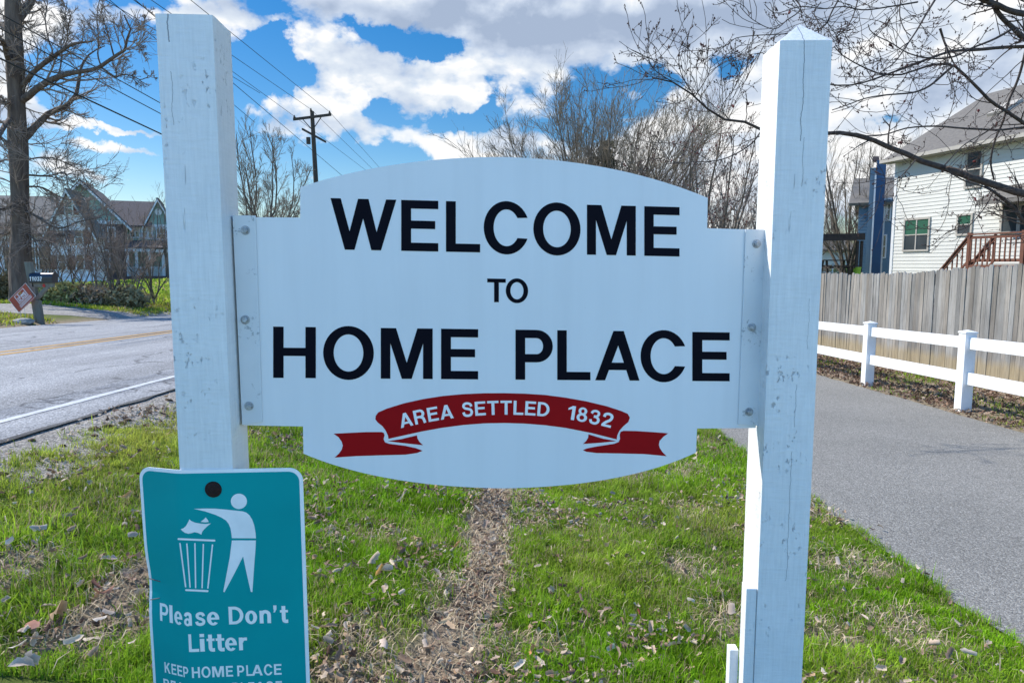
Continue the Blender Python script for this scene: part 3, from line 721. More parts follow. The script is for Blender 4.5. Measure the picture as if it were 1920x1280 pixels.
def lpoly(mb, pl, lift, cuts=True):
    """flat polygon from pixels, bent onto the sheet"""
    uv = [unroll(240+x/3.047, 860+y/3.047) for x, y in pl]
    mb.add([bend(u, v, lift) for u, v in uv], [tuple(range(len(uv)))])
def lstroke(mb, a, b, w_, lift):
    """round-ended bar laid on the bent sheet as a strip"""
    a = np.array(a, float); b = np.array(b, float); L_ = np.linalg.norm(b-a); d = (b-a)/L_; n = np.array([-d[1], d[0]]); h = w_/2
    st = [(-h*math.cos(x), h*math.sin(x)) for x in (.15, .6, 1.1, 1.57)]+[(L_*k/14, h) for k in range(1, 14)]+[(L_+h*math.cos(x), h*math.sin(x)) for x in (1.57, 1.1, .6, .15)]
    A = [unroll(*(np.array([240, 860])+(a+d*x+n*y)/3.047)) for x, y in st]; B = [unroll(*(np.array([240, 860])+(a+d*x-n*y)/3.047)) for x, y in st]; k = len(st)
    mb.add([bend(u, v, lift) for u, v in A]+[bend(u, v, lift) for u, v in B], [(i, i+1, k+i+1, k+i) for i in range(k-1)])
mb = MB()
lpoly(mb, [(634+46*math.cos(a), 241+44*math.sin(a)) for a in np.linspace(0, 2*math.pi, 28)[:-1]], .0007)
lpoly(mb, [(378, 284), (440, 282), (500, 283), (560, 288), (655, 298), (676, 305), (694, 320), (710, 345), (722, 380), (729, 420), (731, 452), (594, 451), (591, 425), (586, 395), (576, 370), (560, 350), (535, 334), (500, 318), (440, 298)], .0007)
lpoly(mb, [(594, 464), (731, 464), (729, 510), (722, 600), (711, 758), (702, 757), (680, 660), (658, 555), (610, 650), (552, 759), (545, 756), (565, 650), (582, 560)], .0007)
lpoly(mb, [(303, 400), (318, 394), (332, 382), (345, 358), (352, 343), (360, 352), (382, 362), (415, 368), (445, 370), (474, 367), (455, 382), (436, 400), (424, 415), (420, 431), (400, 421), (380, 417), (362, 423), (345, 426), (325, 420), (312, 411)], .0007)
lpoly(mb, [(415, 358), (430, 347), (445, 333), (455, 345), (462, 358), (440, 361)], .0007)
for a, b, w_ in (((290, 456), (494, 465), 11), ((298, 482), (330, 728), 8), ((337, 484), (355, 730), 7.5), ((383, 482), (387, 733), 7.5), ((431, 487), (424, 733), 7.5), ((483, 490), (457, 735), 8), ((333, 747), (455, 753), 11)):
    lstroke(mb, a, b, w_, .0007)
mb.build('litter_pictogram', 'white_vinyl_letter', lp, tri=True, recalc=False)
def lword(letters, base, cap):
    mb = MB(); fl = LS(460, base)[1]; ft = LS(460, base-cap)[1]; h = ft-fl
    for ch, x0, x1 in letters:
        # horizontal letter limits in sheet coords on the unrolled baseline
        def su(px):
            u = LS(px, base)[0]
            for _ in range(30):
                p = bend(u, (fl+ft)/2); d = p-CAM; k = F/np.dot(d, FWD); u += (px-(960+d[0]*k))/F*1.4
            return u
        a, b = su(x0), su(x1)
        put_glyph(mb, ch, lambda u, v, z, a=a, b=b: bend(a+(b-a)*u, fl+h*v, z), .0007)
    return mb.build('lettering', 'cream_vinyl_letter', lp, recalc=False)
lword([('P', 300.3, 316), ('l', 318, 324), ('e', 327, 342), ('a', 345, 361), ('s', 365.6, 385.5), ('e', 388, 411)], 1168.5, 33)
lword([('D', 429, 456.5), ('o', 459.7, 482), ('n', 486.7, 508), ('’', 513, 519), ('t', 524.5, 540)], 1168.5, 33)
lword([('L', 354, 373), ('i', 375, 383.5), ('t', 387, 402.6), ('t', 404, 420.6), ('e', 422, 444), ('r', 448, 463)], 1217.5, 33)
lword([('K', 309, 319.5), ('E', 322, 331), ('E', 333, 342.5), ('P', 344, 353.5)], 1266, 20)
lword([('H', 360, 375), ('O', 378, 395), ('M', 398, 420), ('E', 424, 437)], 1266, 20)
lword([('P', 445, 458), ('L', 462, 473), ('A', 472, 492.5), ('C', 495, 511), ('E', 514, 528)], 1266, 20)
lword([('B', 307, 318), ('E', 321, 330), ('A', 332, 345), ('U', 347, 358), ('T', 360, 371), ('I', 374, 377), ('F', 381, 391), ('U', 394, 407), ('L', 411, 421)], 1298, 20)
lword([('P', 436, 448), ('L', 452, 462), ('E', 466, 477), ('A', 479, 496), ('S', 499, 513), ('E', 517, 529)], 1298, 20)
mb = MB(); c = LP+SX*0
c = onplane(400, 917, LP, LN)
mb.tube(c, c+LN*.003, .0225, .021, 28); mb.tube(c+LN*.003, c+LN*.006, .017, .012, 24); mb.tube(c+LN*.006, c+LN*.0075, .006, .005, 12)
mb.build('rusty_screw', 'rust', litter, bevel=.0006)
for (x0, y0, x1, y1) in ((276, 1083, 301, 1089), (279, 1123, 300, 1120)):
    mb = MB(); a = np.array(bend(*unroll(x0+4, y0), .0015)); b = np.array(bend(*unroll(x1, y1), .0015)); mb.tube(a, b, .0016, .0012, 6); mb.build('bent_staple', 'seam_dark', litter)

# ------------------------------------------------------------------ grass, straw, leaves
def blades(n, xr, yr, dens, hmin, hmax, wid, seed, flat=0.0, colfn=None, zoff=0.0, accept=None):
    g = np.random.default_rng(seed); X = g.uniform(*xr, n); Y = g.uniform(*yr, n)
    keep = dens(X, Y) > g.uniform(0, 1, n)
    if accept is not None: keep &= accept(X, Y)
    X, Y = X[keep], Y[keep]; n = len(X)
    Z = gz(X, Y)+micro(X, Y)-.006+zoff
    h = g.uniform(hmin, hmax, n)*(.65+.7*vnoise(X, Y, 4.5, 8)); wd = wid*g.uniform(.6, 1.3, n)*(1+.12*np.maximum(Y-2.5, 0))
    a = g.uniform(0, 2*np.pi, n); lean = np.clip(g.normal(.68, .38, n), 0, 1.5)+flat
    ld = a; D = np.stack([np.cos(ld), np.sin(ld), np.zeros(n)], 1); side = np.stack([-np.sin(a+g.normal(0, .6, n)), np.cos(a), np.zeros(n)], 1); side = nrmz(side)
    P0 = np.stack([X, Y, Z], 1); up = np.array([0, 0, 1.0])
    l1 = lean*.5; l2 = lean*1.3
    P1 = P0+(up*np.cos(l1)[:, None]+D*np.sin(l1)[:, None])*(h*.5)[:, None]
    l2 = np.minimum(l2, 1.9); P2_ = P1+(up*np.cos(l2)[:, None]+D*np.sin(l2)[:, None])*(h*.5)[:, None]
    if flat: P1[:, 2] = np.maximum(P1[:, 2], Z+.006); P2_[:, 2] = np.maximum(P2_[:, 2], Z+.003)
    s = side*wd[:, None]/2
    V = np.stack([P0-s, P0+s, P1-s*.85, P1+s*.85, P2_], 1).reshape(-1, 3)
    b = np.arange(n)[:, None]*5
    Fq = (b+np.array([[0, 1, 3, 2]])); Ft = (b+np.array([[2, 3, 4]]))
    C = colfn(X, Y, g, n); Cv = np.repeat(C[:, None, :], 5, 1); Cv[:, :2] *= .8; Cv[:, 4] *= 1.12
    return V, Fq, Ft, Cv.reshape(-1, 3)
def merge_blades(name, sets, mat):
    V = []; fl = []; ct = []; C = []; off = 0
    for v, q_, t_, c in sets:
        V.append(v); fl += [(q_+off).ravel(), (t_+off).ravel()]; ct += [np.full(len(q_), 4), np.full(len(t_), 3)]; C.append(c); off += len(v)
    return np_mesh(name, np.concatenate(V), np.concatenate(fl), np.concatenate(ct), mat, cols=np.concatenate(C))
def infront(X, Y): return (np.abs(X) < .80*Y+.25) & (Y > 1.6)
def green(X, Y, g, n):
    k = vnoise(X, Y, 1.7, 12)*.5+vnoise(X, Y, 7, 13)*.3+g.uniform(0, 1, n)*.45
    a = np.array([.08, .20, .010]); b = np.array([.28, .51, .016]); y = np.array([.52, .54, .10])
    k = np.clip(k, 0, 1)[:, None]; c = a*(1-k)+b*k
    dry = (g.uniform(0, 1, n) < .07+.26*np.clip((vnoise(X, Y, 2.1, 14)*.6+vnoise(X, Y, 7, 52)*.4-.50)*4, 0, 1))[:, None]
    st = np.array([.42, .34, .19])*g.uniform(.7, 1.2, n)[:, None]
    wy = (vnoise(X, Y, 1.1, 15)**2)[:, None]*.6+np.clip((-X[:, None]-1.1)*.25, 0, .35)
    return np.where(dry, st, (c*(1-wy)+y*.8*wy)*(.62+.62*vnoise(X, Y, 11, 61)*1.0+.12*vnoise(X, Y, 2.7, 62))[:, None]*g.uniform(.7, 1.3, n)[:, None])
def strawc(X, Y, g, n): return np.array([.56, .45, .31])*g.uniform(.55, 1.25, n)[:, None]*np.array([1, 1, 1])+g.uniform(-.02, .02, (n, 3))
inl = lambda X, Y: infront(X, Y) & (X < 2.03+.10*(vnoise(X, Y, 5, 30)-.3)) & (X > -2.80)
tuft = lambda X, Y: .25+1.1*np.clip(vnoise(X, Y, 16, 50)*1.5-.25, 0, 1)
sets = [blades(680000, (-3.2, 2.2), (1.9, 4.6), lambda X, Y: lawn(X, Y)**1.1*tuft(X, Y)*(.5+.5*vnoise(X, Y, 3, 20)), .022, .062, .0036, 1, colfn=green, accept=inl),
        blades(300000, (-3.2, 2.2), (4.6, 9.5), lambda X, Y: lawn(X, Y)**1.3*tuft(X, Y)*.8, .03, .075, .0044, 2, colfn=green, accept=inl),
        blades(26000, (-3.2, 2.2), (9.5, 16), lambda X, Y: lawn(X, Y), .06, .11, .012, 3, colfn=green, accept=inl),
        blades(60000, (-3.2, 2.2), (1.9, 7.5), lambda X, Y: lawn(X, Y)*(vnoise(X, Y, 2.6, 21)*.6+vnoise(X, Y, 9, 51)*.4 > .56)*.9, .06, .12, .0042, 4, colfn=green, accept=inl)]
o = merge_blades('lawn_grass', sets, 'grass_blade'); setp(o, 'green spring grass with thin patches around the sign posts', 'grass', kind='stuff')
sets = [blades(60000, (-20, -10.8), (9, 25), lambda X, Y: np.where((Y > 16.6) & (Y < 20.2), 0.0, 1.0)*np.clip((-X-10.8)/.4, .15, 1), .05, .13, .012, 5, colfn=lambda X, Y, g, n: green(X, Y, g, n)*np.array([1.15, 1.0, 1.1])),
        blades(12000, (5.15, 6.65), (4, 18), lambda X, Y: np.clip(vnoise(X, Y, 1.6, 22)*2-.9, 0, 1), .04, .11, .006, 6, colfn=green),
        blades(40000, (-30, -9), (24, 60), lambda X, Y: X*0+1, .1, .25, .03, 7, colfn=green)]
o = merge_blades('verge_grass', sets, 'grass_blade'); setp(o, 'yellowish green grass of the far roadside verge and under the fence', 'grass', kind='stuff')
bare = lambda X, Y: np.clip(1.1-lawn(X, Y)*1.35, .06, 1)*np.clip((X+2.3)/.3, 0, 1)
sets = [blades(60000, (-3, 2.1), (1.9, 6), lambda X, Y: bare(X, Y)*.85, .04, .12, .0032, 8, flat=1.0, colfn=strawc, accept=inl, zoff=.006)]
o = merge_blades('dead_straw', sets, 'leaf'); setp(o, 'pale dead straw lying on the worn strip of lawn', 'straw', kind='stuff')

def leaf_shape(kind):
    """outline in xy (unit length), lobed"""
    n = 14; pts = []
    for k in range(n):
        a = 2*math.pi*k/n
        if kind == 0: r_ = .36+.14*math.cos(2*a)+(.05 if k % 2 else -.03)
        elif kind == 1: r_ = .42*(1 if k % 2 == 0 else .62)+.08*math.cos(a)
        else: r_ = .30+.16*math.cos(2*a)
        pts.append((r_*math.cos(a), r_*math.sin(a)))
    return np.array(pts)
def leaves(n, sampler, smin, smax, seed, pal, zlift=.012):
    g = np.random.default_rng(seed); X, Y = sampler(g, n); n = len(X)
    Vs = []; Cs = []; Fs = []; off = 0
    for kind in range(3):
        m = np.arange(n) % 3 == kind; k = m.sum()
        if not k: continue
        sh = leaf_shape(kind); q_ = len(sh)
        # rings: centre + mid + outline
        L = np.concatenate([[[0, 0]], sh*.55, sh]); nv = len(L)
        s = g.uniform(smin, smax, k)**1.0; ca = g.uniform(1.2, 5.0, k)*np.where(g.uniform(0, 1, k) < .5, 1, -1); cb2 = g.uniform(-1.5, 2.0, k)
        lx = L[None, :, 0]*g.uniform(.7, 1.0, k)[:, None]; ly = L[None, :, 1]*g.uniform(.55, 1.0, k)[:, None]
        z = ca[:, None]*ly**2*.9+cb2[:, None]*lx**2*.5+.10*np.sin(lx*9+g.uniform(0, 6, k)[:, None])*ly+.16*g.uniform(-1, 1, (k, nv))*np.abs(L[None, :, 0]*L[None, :, 1])*2
        ly2 = ly*np.cos(np.clip(np.abs(ca)[:, None]*.5, 0, 1.2)*np.abs(ly)*2)
        P = np.stack([lx, ly2, z], 2)*s[:, None, None]
        ya, pi_, ro = g.uniform(0, 2*np.pi, k), g.normal(0, .45, k), g.normal(0, .7, k)
        def rot(P, a, i, j):
            c, sn = np.cos(a)[:, None], np.sin(a)[:, None]; A = P[:, :, i]*c-P[:, :, j]*sn; B = P[:, :, i]*sn+P[:, :, j]*c
            P = P.copy(); P[:, :, i] = A; P[:, :, j] = B; return P
        P = rot(P, ro, 1, 2); P = rot(P, pi_, 0, 2); P = rot(P, ya, 0, 1)
        zz = gz(X[m], Y[m])+micro(X[m], Y[m]); P[:, :, 2] += (zz-P[:, :, 2].min(1)*.75+g.uniform(0, zlift, k))[:, None]; P[:, :, 0] += X[m][:, None]; P[:, :, 1] += Y[m][:, None]
        pc = np.array(pal)[g.integers(0, len(pal), k)]*g.uniform(.7, 1.25, k)[:, None]
        C = np.repeat(pc[:, None, :], nv, 1)*np.where(np.arange(nv) > q_, 1.1, .85)[None, :, None]
        b = np.arange(k)[:, None, None]*nv+off; i = np.arange(q_); j = (i+1) % q_
        T = np.stack([i*0, 1+i, 1+j], 1)[None]+b; Q = np.stack([1+i, 1+q_+i, 1+q_+j, 1+j], 1)[None]+b
        Vs.append(P.reshape(-1, 3)); Cs.append(C.reshape(-1, 3)); Fs.append((T.reshape(-1, 3), Q.reshape(-1, 4))); off += k*nv
    return np.concatenate(Vs), [f[0] for f in Fs], [f[1] for f in Fs], np.concatenate(Cs)
def leaf_mesh(name, sets, parent=None):
    V = []; fl = []; ct = []; C = []; off = 0
    for v, Ts, Qs, c in sets:
        for T in Ts: fl.append((T+off).ravel()); ct.append(np.full(len(T), 3))
        for Q in Qs: fl.append((Q+off).ravel()); ct.append(np.full(len(Q), 4))
        V.append(v); C.append(c); off += len(v)
    return np_mesh(name, np.concatenate(V), np.concatenate(fl), np.concatenate(ct), 'leaf', parent=parent, cols=np.concatenate(C), smooth=True)
PAL = [(.52, .42, .32), (.44, .30, .19), (.34, .24, .17), (.42, .32, .24), (.24, .16, .11), (.50, .42, .33), (.30, .21, .16), (.46, .38, .31), (.16, .10, .075)]
PALB = [(.26, .17, .12), (.33, .23, .17), (.18, .11, .08), (.40, .31, .23), (.13, .085, .06)]
def samp(xr, yr, dens, acc):
    def f(g, n):
        X = g.uniform(*xr, n*6); Y = g.uniform(*yr, n*6); k = (dens(X, Y) > g.uniform(0, 1, n*6)) & acc(X, Y); X, Y = X[k][:n], Y[k][:n]; return X, Y
    return f
clump = lambda X, Y: np.clip((vnoise(X, Y, 1.9, 40)*vnoise(X, Y, 5, 41)-.22)*3, .05, 1)
lawn_leaves = [leaves(4200, samp((-3, 2.1), (2.0, 5.2), lambda X, Y: clump(X, Y), inl), .020, .052, 21, PAL, .055),
               leaves(1700, samp((-.9, .6), (2.0, 6.5), lambda X, Y: bare(X, Y)**3*np.where(vnoise(X, Y, 2.4, 43) > .35, 1, .3), inl), .020, .052, 22, PAL, .015),
               leaves(1700, samp((-3, 2.1), (5.2, 10), lambda X, Y: clump(X, Y), inl), .03, .075, 23, PAL, .05),
               leaves(160, samp((-2.6, -.9), (2.0, 4.2), lambda X, Y: bare(X, Y)**2, inl), .03, .08, 25, PAL, .02)]
o = leaf_mesh('leaf_litter', lawn_leaves); setp(o, 'small brown dead leaves scattered through the lawn and worn strip', 'leaf litter', kind='stuff')
o = leaf_mesh('fence_leaf_litter', [leaves(10000, samp((5.08, 6.62), (4, 17), lambda X, Y: np.clip(.25+.9*vnoise(X, Y, 2, 44), 0, 1)*np.clip((X-5.02)/.25, .1, 1), lambda X, Y: X > 0), .04, .085, 24, PALB, .04)])
setp(o, 'drift of brown dead leaves between the white rail fence and the board fence', 'leaf litter', kind='stuff')
# larger single leaves, one object each
LEAFPX = [(700, 1078, .085, (.62, .50, .36)), (722, 1092, .08, (.70, .60, .46)), (736, 1082, .07, (.66, .55, .40)), (712, 1104, .06, (.45, .25, .08)), (697, 1110, .05, (.72, .62, .5)), (742, 1090, .06, (.40, .28, .2)), (700, 1122, .055, (.60, .46, .3)), (695, 1142, .06, (.38, .29, .24)),
          (855, 1036, .07, (.62, .34, .16)), (830, 1190, .09, (.60, .45, .28)), (845, 1196, .07, (.5, .36, .24)), (880, 1250, .07, (.62, .48, .34)), (905, 1268, .07, (.35, .25, .14)), (935, 1205, .05, (.3, .2, .17)), (1000, 1245, .06, (.36, .19, .09)), (1022, 1240, .05, (.34, .2, .1)), (830, 1118, .08, (.46, .38, .33)), (822, 1108, .06, (.40, .32, .28)), (855, 1000, .07, (.36, .27, .22)), (880, 985, .07, (.42, .32, .26)), (895, 970, .06, (.46, .36, .28)), (910, 1000, .06, (.3, .22, .17)),
          (1200, 1160, .05, (.26, .07, .05)), (1225, 1235, .055, (.58, .42, .32)), (1145, 1225, .06, (.55, .52, .48)), (1160, 1245, .06, (.45, .33, .26)), (1060, 1245, .05, (.6, .48, .38)), (975, 1270, .06, (.66, .58, .5)), (1265, 1205, .05, (.5, .38, .3)), (1300, 1175, .05, (.58, .42, .26)), (1370, 1160, .07, (.46, .38, .32)), (1245, 1000, .05, (.52, .44, .38)), (1035, 952, .05, (.46, .36, .28)), (1038, 965, .05, (.5, .4, .34)), (1080, 985, .06, (.55, .48, .42)), (750, 955, .05, (.55, .46, .38)), (825, 965, .05, (.40, .28, .22)), (760, 1250, .07, (.28, .2, .15)), (725, 1235, .08, (.5, .4, .34)), (640, 1255, .08, (.3, .21, .16)), (620, 1275, .08, (.42, .33, .28)), (715, 1185, .07, (.26, .2, .16)),
          (240, 955, .055, (.56, .36, .2)), (205, 1067, .07, (.52, .42, .38)), (180, 1130, .08, (.2, .1, .08)), (195, 1145, .09, (.42, .22, .15)), (265, 1130, .07, (.5, .42, .35)), (190, 1185, .06, (.55, .47, .4)), (205, 1170, .06, (.6, .5, .42)), (90, 1150, .07, (.5, .4, .3)), (110, 1172, .09, (.46, .32, .2)), (60, 1190, .08, (.32, .17, .13)), (35, 1222, .07, (.6, .55, .5)), (105, 1225, .06, (.16, .12, .1)), (140, 1230, .06, (.58, .46, .34)), (60, 1262, .08, (.56, .46, .38)), (48, 1276, .07, (.6, .5, .42)), (65, 1045, .06, (.5, .4, .34)), (22, 1040, .06, (.56, .5, .44)), (75, 1015, .06, (.55, .5, .45)), (120, 920, .07, (.46, .36, .28)), (50, 1090, .05, (.6, .52, .46)), (250, 1015, .06, (.5, .42, .36)),
          (1545, 1272, .06, (.62, .56, .5)), (1620, 1175, .05, (.5, .4, .32)), (1720, 1080, .05, (.5, .42, .36)), (1650, 1000, .045, (.46, .36, .28)), (1750, 1235, .06, (.5, .38, .3)), (1690, 1255, .055, (.44, .34, .26)), (1570, 1070, .05, (.55, .47, .42)), (1600, 1100, .05, (.48, .36, .28)), (1815, 1250, .06, (.5, .4, .33))]
gl = np.random.default_rng(5)
for i, (px, py, s, c) in enumerate(LEAFPX):
    g = ground_px(px, py)
    st = leaves(1, lambda gg, n, g=g: (np.array([g[0]]), np.array([g[1]])), s*.85, s*1.05, 500+i, [c], .03)
    v, T, Q, C = st; v = v+np.array([0, 0, .026])
    e = leaf_mesh('dead_leaf', [(v-np.array([g[0], g[1], g[2]]), T, Q, C)]); e.location = tuple(g)
    if i < 8: setp(e, 'pale cream curled leaf in the little heap on the grass beside the teal sign', 'leaf', 'cream leaves heaped on the lawn')
    elif py > 900 and px < 300: setp(e, 'tan curled leaf lying in the grass left of the teal sign', 'leaf', 'dead leaves left of the teal sign')
    elif px > 1500: setp(e, 'dead leaf lying in the grass between right post and asphalt path', 'leaf', 'dead leaves right of the right post')
    elif 800 < px < 950: setp(e, 'brown curled leaf lying on the worn strip below the white sign', 'leaf', 'dead leaves on the worn strip')
    elif px < 800: setp(e, 'dead leaf in the grass between the teal sign and the worn strip', 'leaf', 'dead leaves beside the teal sign')
    else: setp(e, 'dead leaf in the grass between the worn strip and right post', 'leaf', 'dead leaves near the right post')
# soil clods along the gravel shoulder
for i, (px, py, s) in enumerate([(203, 803, .05), (178, 806, .042), (172, 808, .03), (176, 819, .03), (228, 795, .035), (240, 790, .035), (276, 773, .038), (317, 752, .038), (308, 768, .035), (58, 828, .03), (66, 852, .03), (57, 855, .03), (68, 862, .028), (117, 838, .032), (3, 893, .04), (245, 816, .03)]):
    g = ground_px(px, py); bm = bmesh.new(); s *= .62; bmesh.ops.create_icosphere(bm, subdivisions=3, radius=s)
    for v in bm.verts:
        k = 1+.55*mnoise.noise(v.co*38+Vector((i*3, 0, 0)))+.35*mnoise.noise(v.co*90+Vector((i, 5, 0))); v.co *= k; v.co.z *= .62
    me = bpy.data.meshes.new('soil_clod'); bm.to_mesh(me); bm.free(); me.materials.append(MATS['soil_clod'])
    o = bpy.data.objects.new('soil_clod', me); COL.objects.link(o); o.location = (g[0], g[1], g[2]+s*.3); o.rotation_euler = (0, 0, i)
    setp(o, 'dark brown crumbly soil clod on the gravel shoulder edge', 'soil clod', 'soil clods along the gravel shoulder')

# ------------------------------------------------------------------ tubes / trees
def tubes(P, Rr, sides):
    """P (N,k,3), R (N,k) -> verts, quads"""
    Nn, k, _ = P.shape; T = np.gradient(P, axis=1); T = nrmz(T)
    ref = np.where(np.abs(T[:, :1, 2:3]) > .9, np.array([1.0, 0, 0]), np.array([0, 0, 1.0])); ref = np.broadcast_to(ref, T.shape)
    U = nrmz(np.cross(T, ref)); W = np.cross(T, U)
    a = np.arange(sides)*2*np.pi/sides
    V = P[:, :, None, :]+(U[:, :, None, :]*np.cos(a)[None, None, :, None]+W[:, :, None, :]*np.sin(a)[None, None, :, None])*Rr[:, :, None, None]
    base = np.arange(Nn)[:, None, None]*k*sides; i = np.arange(k-1)[None, :, None]*sides; s = np.arange(sides)[None, None, :]; s2 = (s+1) % sides
    Q = np.stack([base+i+s, base+i+s2, base+i+sides+s2, base+i+sides+s], 3).reshape(-1, 4)
    return V.reshape(-1, 3), Q
def tube_mesh(name, groups, mats, parent=None, smooth=True):
    """groups: list of (P,R,sides,matindex)"""
    V = []; fl = []; ct = []; mi = []; off = 0
    for g in groups:
        if len(g) == 4: v, Q = tubes(*g[:3]); m = g[3]
        else: v, Q, m = g
        V.append(v); fl.append((Q+off).ravel()); ct.append(np.full(len(Q), Q.shape[1])); mi.append(np.full(len(Q), m)); off += len(v)
    return np_mesh(name, np.concatenate(V), np.concatenate(fl), np.concatenate(ct), None, parent=parent, mats=mats, midx=np.concatenate(mi), smooth=smooth)
def sprout(P, Rr, m, t0, t1, ang, lenf, k, wig, up, rf, g, minr, absL=None, tpow=.5, curl=0.0):
    Nn, kp, _ = P.shape; t_ = g.uniform(t0, t1, (Nn, m)); f = t_*(kp-1); i = np.clip(f.astype(int), 0, kp-2); u = (f-i)[..., None]
    n_ = np.arange(Nn)[:, None]; p = P[n_, i]*(1-u)+P[n_, i+1]*u; T = nrmz(P[n_, i+1]-P[n_, i]); r0 = (Rr[n_, i]*(1-u[..., 0])+Rr[n_, i+1]*u[..., 0])*rf
    Lp = np.linalg.norm(np.diff(P, axis=1), axis=2).sum(1)[:, None]
    L = (Lp*lenf if absL is None else absL)*(1-tpow*t_)*g.uniform(.55, 1.2, (Nn, m))
    rv = g.normal(0, 1, (Nn, m, 3)); rv = rv-(rv*T).sum(-1, keepdims=True)*T; rv = nrmz(rv)
    a = g.uniform(ang[0], ang[1], (Nn, m))[..., None]; d = T*np.cos(a)+rv*np.sin(a)
    p = p.reshape(-1, 3); d = d.reshape(-1, 3); L = L.ravel(); r0 = np.maximum(r0.ravel(), minr*1.1)
    pts = [p]; cur = p; cv = nrmz(g.normal(0, 1, d.shape))*curl
    for s in range(k-1):
        d = nrmz(d+g.normal(0, wig, d.shape)+np.array([0, 0, up])+cv); cur = cur+d*(L/(k-1))[:, None]; pts.append(cur)
    Pc = np.stack(pts, 1); tt = np.linspace(0, 1, k)[None, :]; Rc = r0[:, None]*(1-tt)+minr*tt
    return Pc, Rc
def resample(poly, k):
    P = np.array(poly, float); d = np.concatenate([[0], np.cumsum(np.linalg.norm(np.diff(P[:, :3], axis=0), axis=1))]); s = np.linspace(0, d[-1], k)
    # catmull-rom through control points
    out = []
    for x in s:
        i = min(max(np.searchsorted(d, x)-1, 0), len(P)-2); u = (x-d[i])/max(d[i+1]-d[i], 1e-9)
        p0 = P[max(i-1, 0)]; p1 = P[i]; p2 = P[i+1]; p3 = P[min(i+2, len(P)-1)]
        out.append(.5*((2*p1)+(-p0+p2)*u+(2*p0-5*p1+4*p2-p3)*u*u+(-p0+3*p1-3*p2+p3)*u**3))
    return np.array(out)
def buds(P, n_per, size, g):
    """small octahedra along twig tips"""
    Nn, k, _ = P.shape; t_ = g.uniform(.25, 1, (Nn, n_per)); f = t_*(k-1); i = np.clip(f.astype(int), 0, k-2); u = (f-i)[..., None]; n_ = np.arange(Nn)[:, None]
    c = (P[n_, i]*(1-u)+P[n_, i+1]*u).reshape(-1, 3)+g.normal(0, size*.5, (Nn*n_per, 3)); s = size*g.uniform(.5, 1.25, len(c))
    O = np.array([[1, 0, 0], [0, 1, 0], [-1, 0, 0], [0, -1, 0], [0, 0, 1.5], [0, 0, -1.2]]); V = c[:, None, :]+O[None]*s[:, None, None]
    Tt = np.array([[0, 1, 4], [1, 2, 4], [2, 3, 4], [3, 0, 4], [1, 0, 5], [2, 1, 5], [3, 2, 5], [0, 3, 5]])
    return V.reshape(-1, 3), (np.arange(len(c))[:, None, None]*6+Tt[None]).reshape(-1, 3)

def vase_tree(base, H, spread, nst, seed, label, trunk_h=.12, group=None, stem_r=.09, m1=9, m2=6, m3=4, twig='twig_grey', minr=.005, budn=0, name='bare_tree', axis=0.0, up=.05, bark='bark_grey'):
    g = np.random.default_rng(seed); base = np.array(base, float)
    root = thing(name, base, label, 'tree', group)
    th = H*trunk_h; k = 12
    tp = resample([base-np.array([0, 0, .2]), base+np.array([.05, 0, th*.5]), base+np.array([0, 0, th])], 6)[None]
    tr = np.linspace(stem_r*2.3, stem_r*1.7, 6)[None]
    st = []; sr = []
    for i in range(nst):
        a = 2*math.pi*(i+g.uniform(-.3, .3))/nst; f = spread*(g.uniform(.05, 1.0)**.75); Hh = H*(1-.24*(f/max(spread, .01))**2)*g.uniform(.85, 1.02)
        e = base+np.array([math.cos(a)*f, math.sin(a)*f, Hh]); s0 = base+np.array([g.normal(0, .06), g.normal(0, .06), th*g.uniform(.7, 1)])
        m_ = (s0+e)/2+np.array([math.cos(a)*f*.05, math.sin(a)*f*.05, 0])+g.normal(0, H*.025, 3); st.append(resample([s0, m_*.5+s0*.5+g.normal(0, .1, 3), m_, e], k)); r0 = stem_r*g.uniform(.6, 1.1); sr.append(np.linspace(r0, minr*2, k))
    P = np.array(st); Rr = np.array(sr)
    P = P+np.cumsum(g.normal(0, H*.004, P.shape), 1)
    c1 = sprout(P, Rr, m1, .18, .95, (.3, .75), .42, 8, .07, up, .5, g, minr*1.2)
    c2 = sprout(*c1, m2, .12, .97, (.3, .8), .6, 6, .09, up, .6, g, minr)
    c3 = sprout(*c2, m3, .15, 1, (.3, .8), .8, 4, .11, up*.8, .7, g, minr*.65)
    tube_mesh('trunk', [(tp, tr, 10, 0), (P, Rr, 6, 0)], [bark], root)
    gr = [(*c1, 4, 0), (*c2, 3, 0), (*c3, 3, 0)]
    if budn: gr.append((*buds(c3[0], budn, .022, g), 1))
    tube_mesh('crown', gr, [twig, 'red_bud'], root)
    return root
def bp(px, Y): x = (px-960)/F*Y; return (x, Y, gz(x, Y))
vase_tree(bp(1120, 30), 9.2, 5.8, 40, 3, 'wide vase-shaped bare tree rising behind the right half of the sign', trunk_h=.08, stem_r=.065, m1=15, m2=7, m3=4, minr=.0068, up=.055)
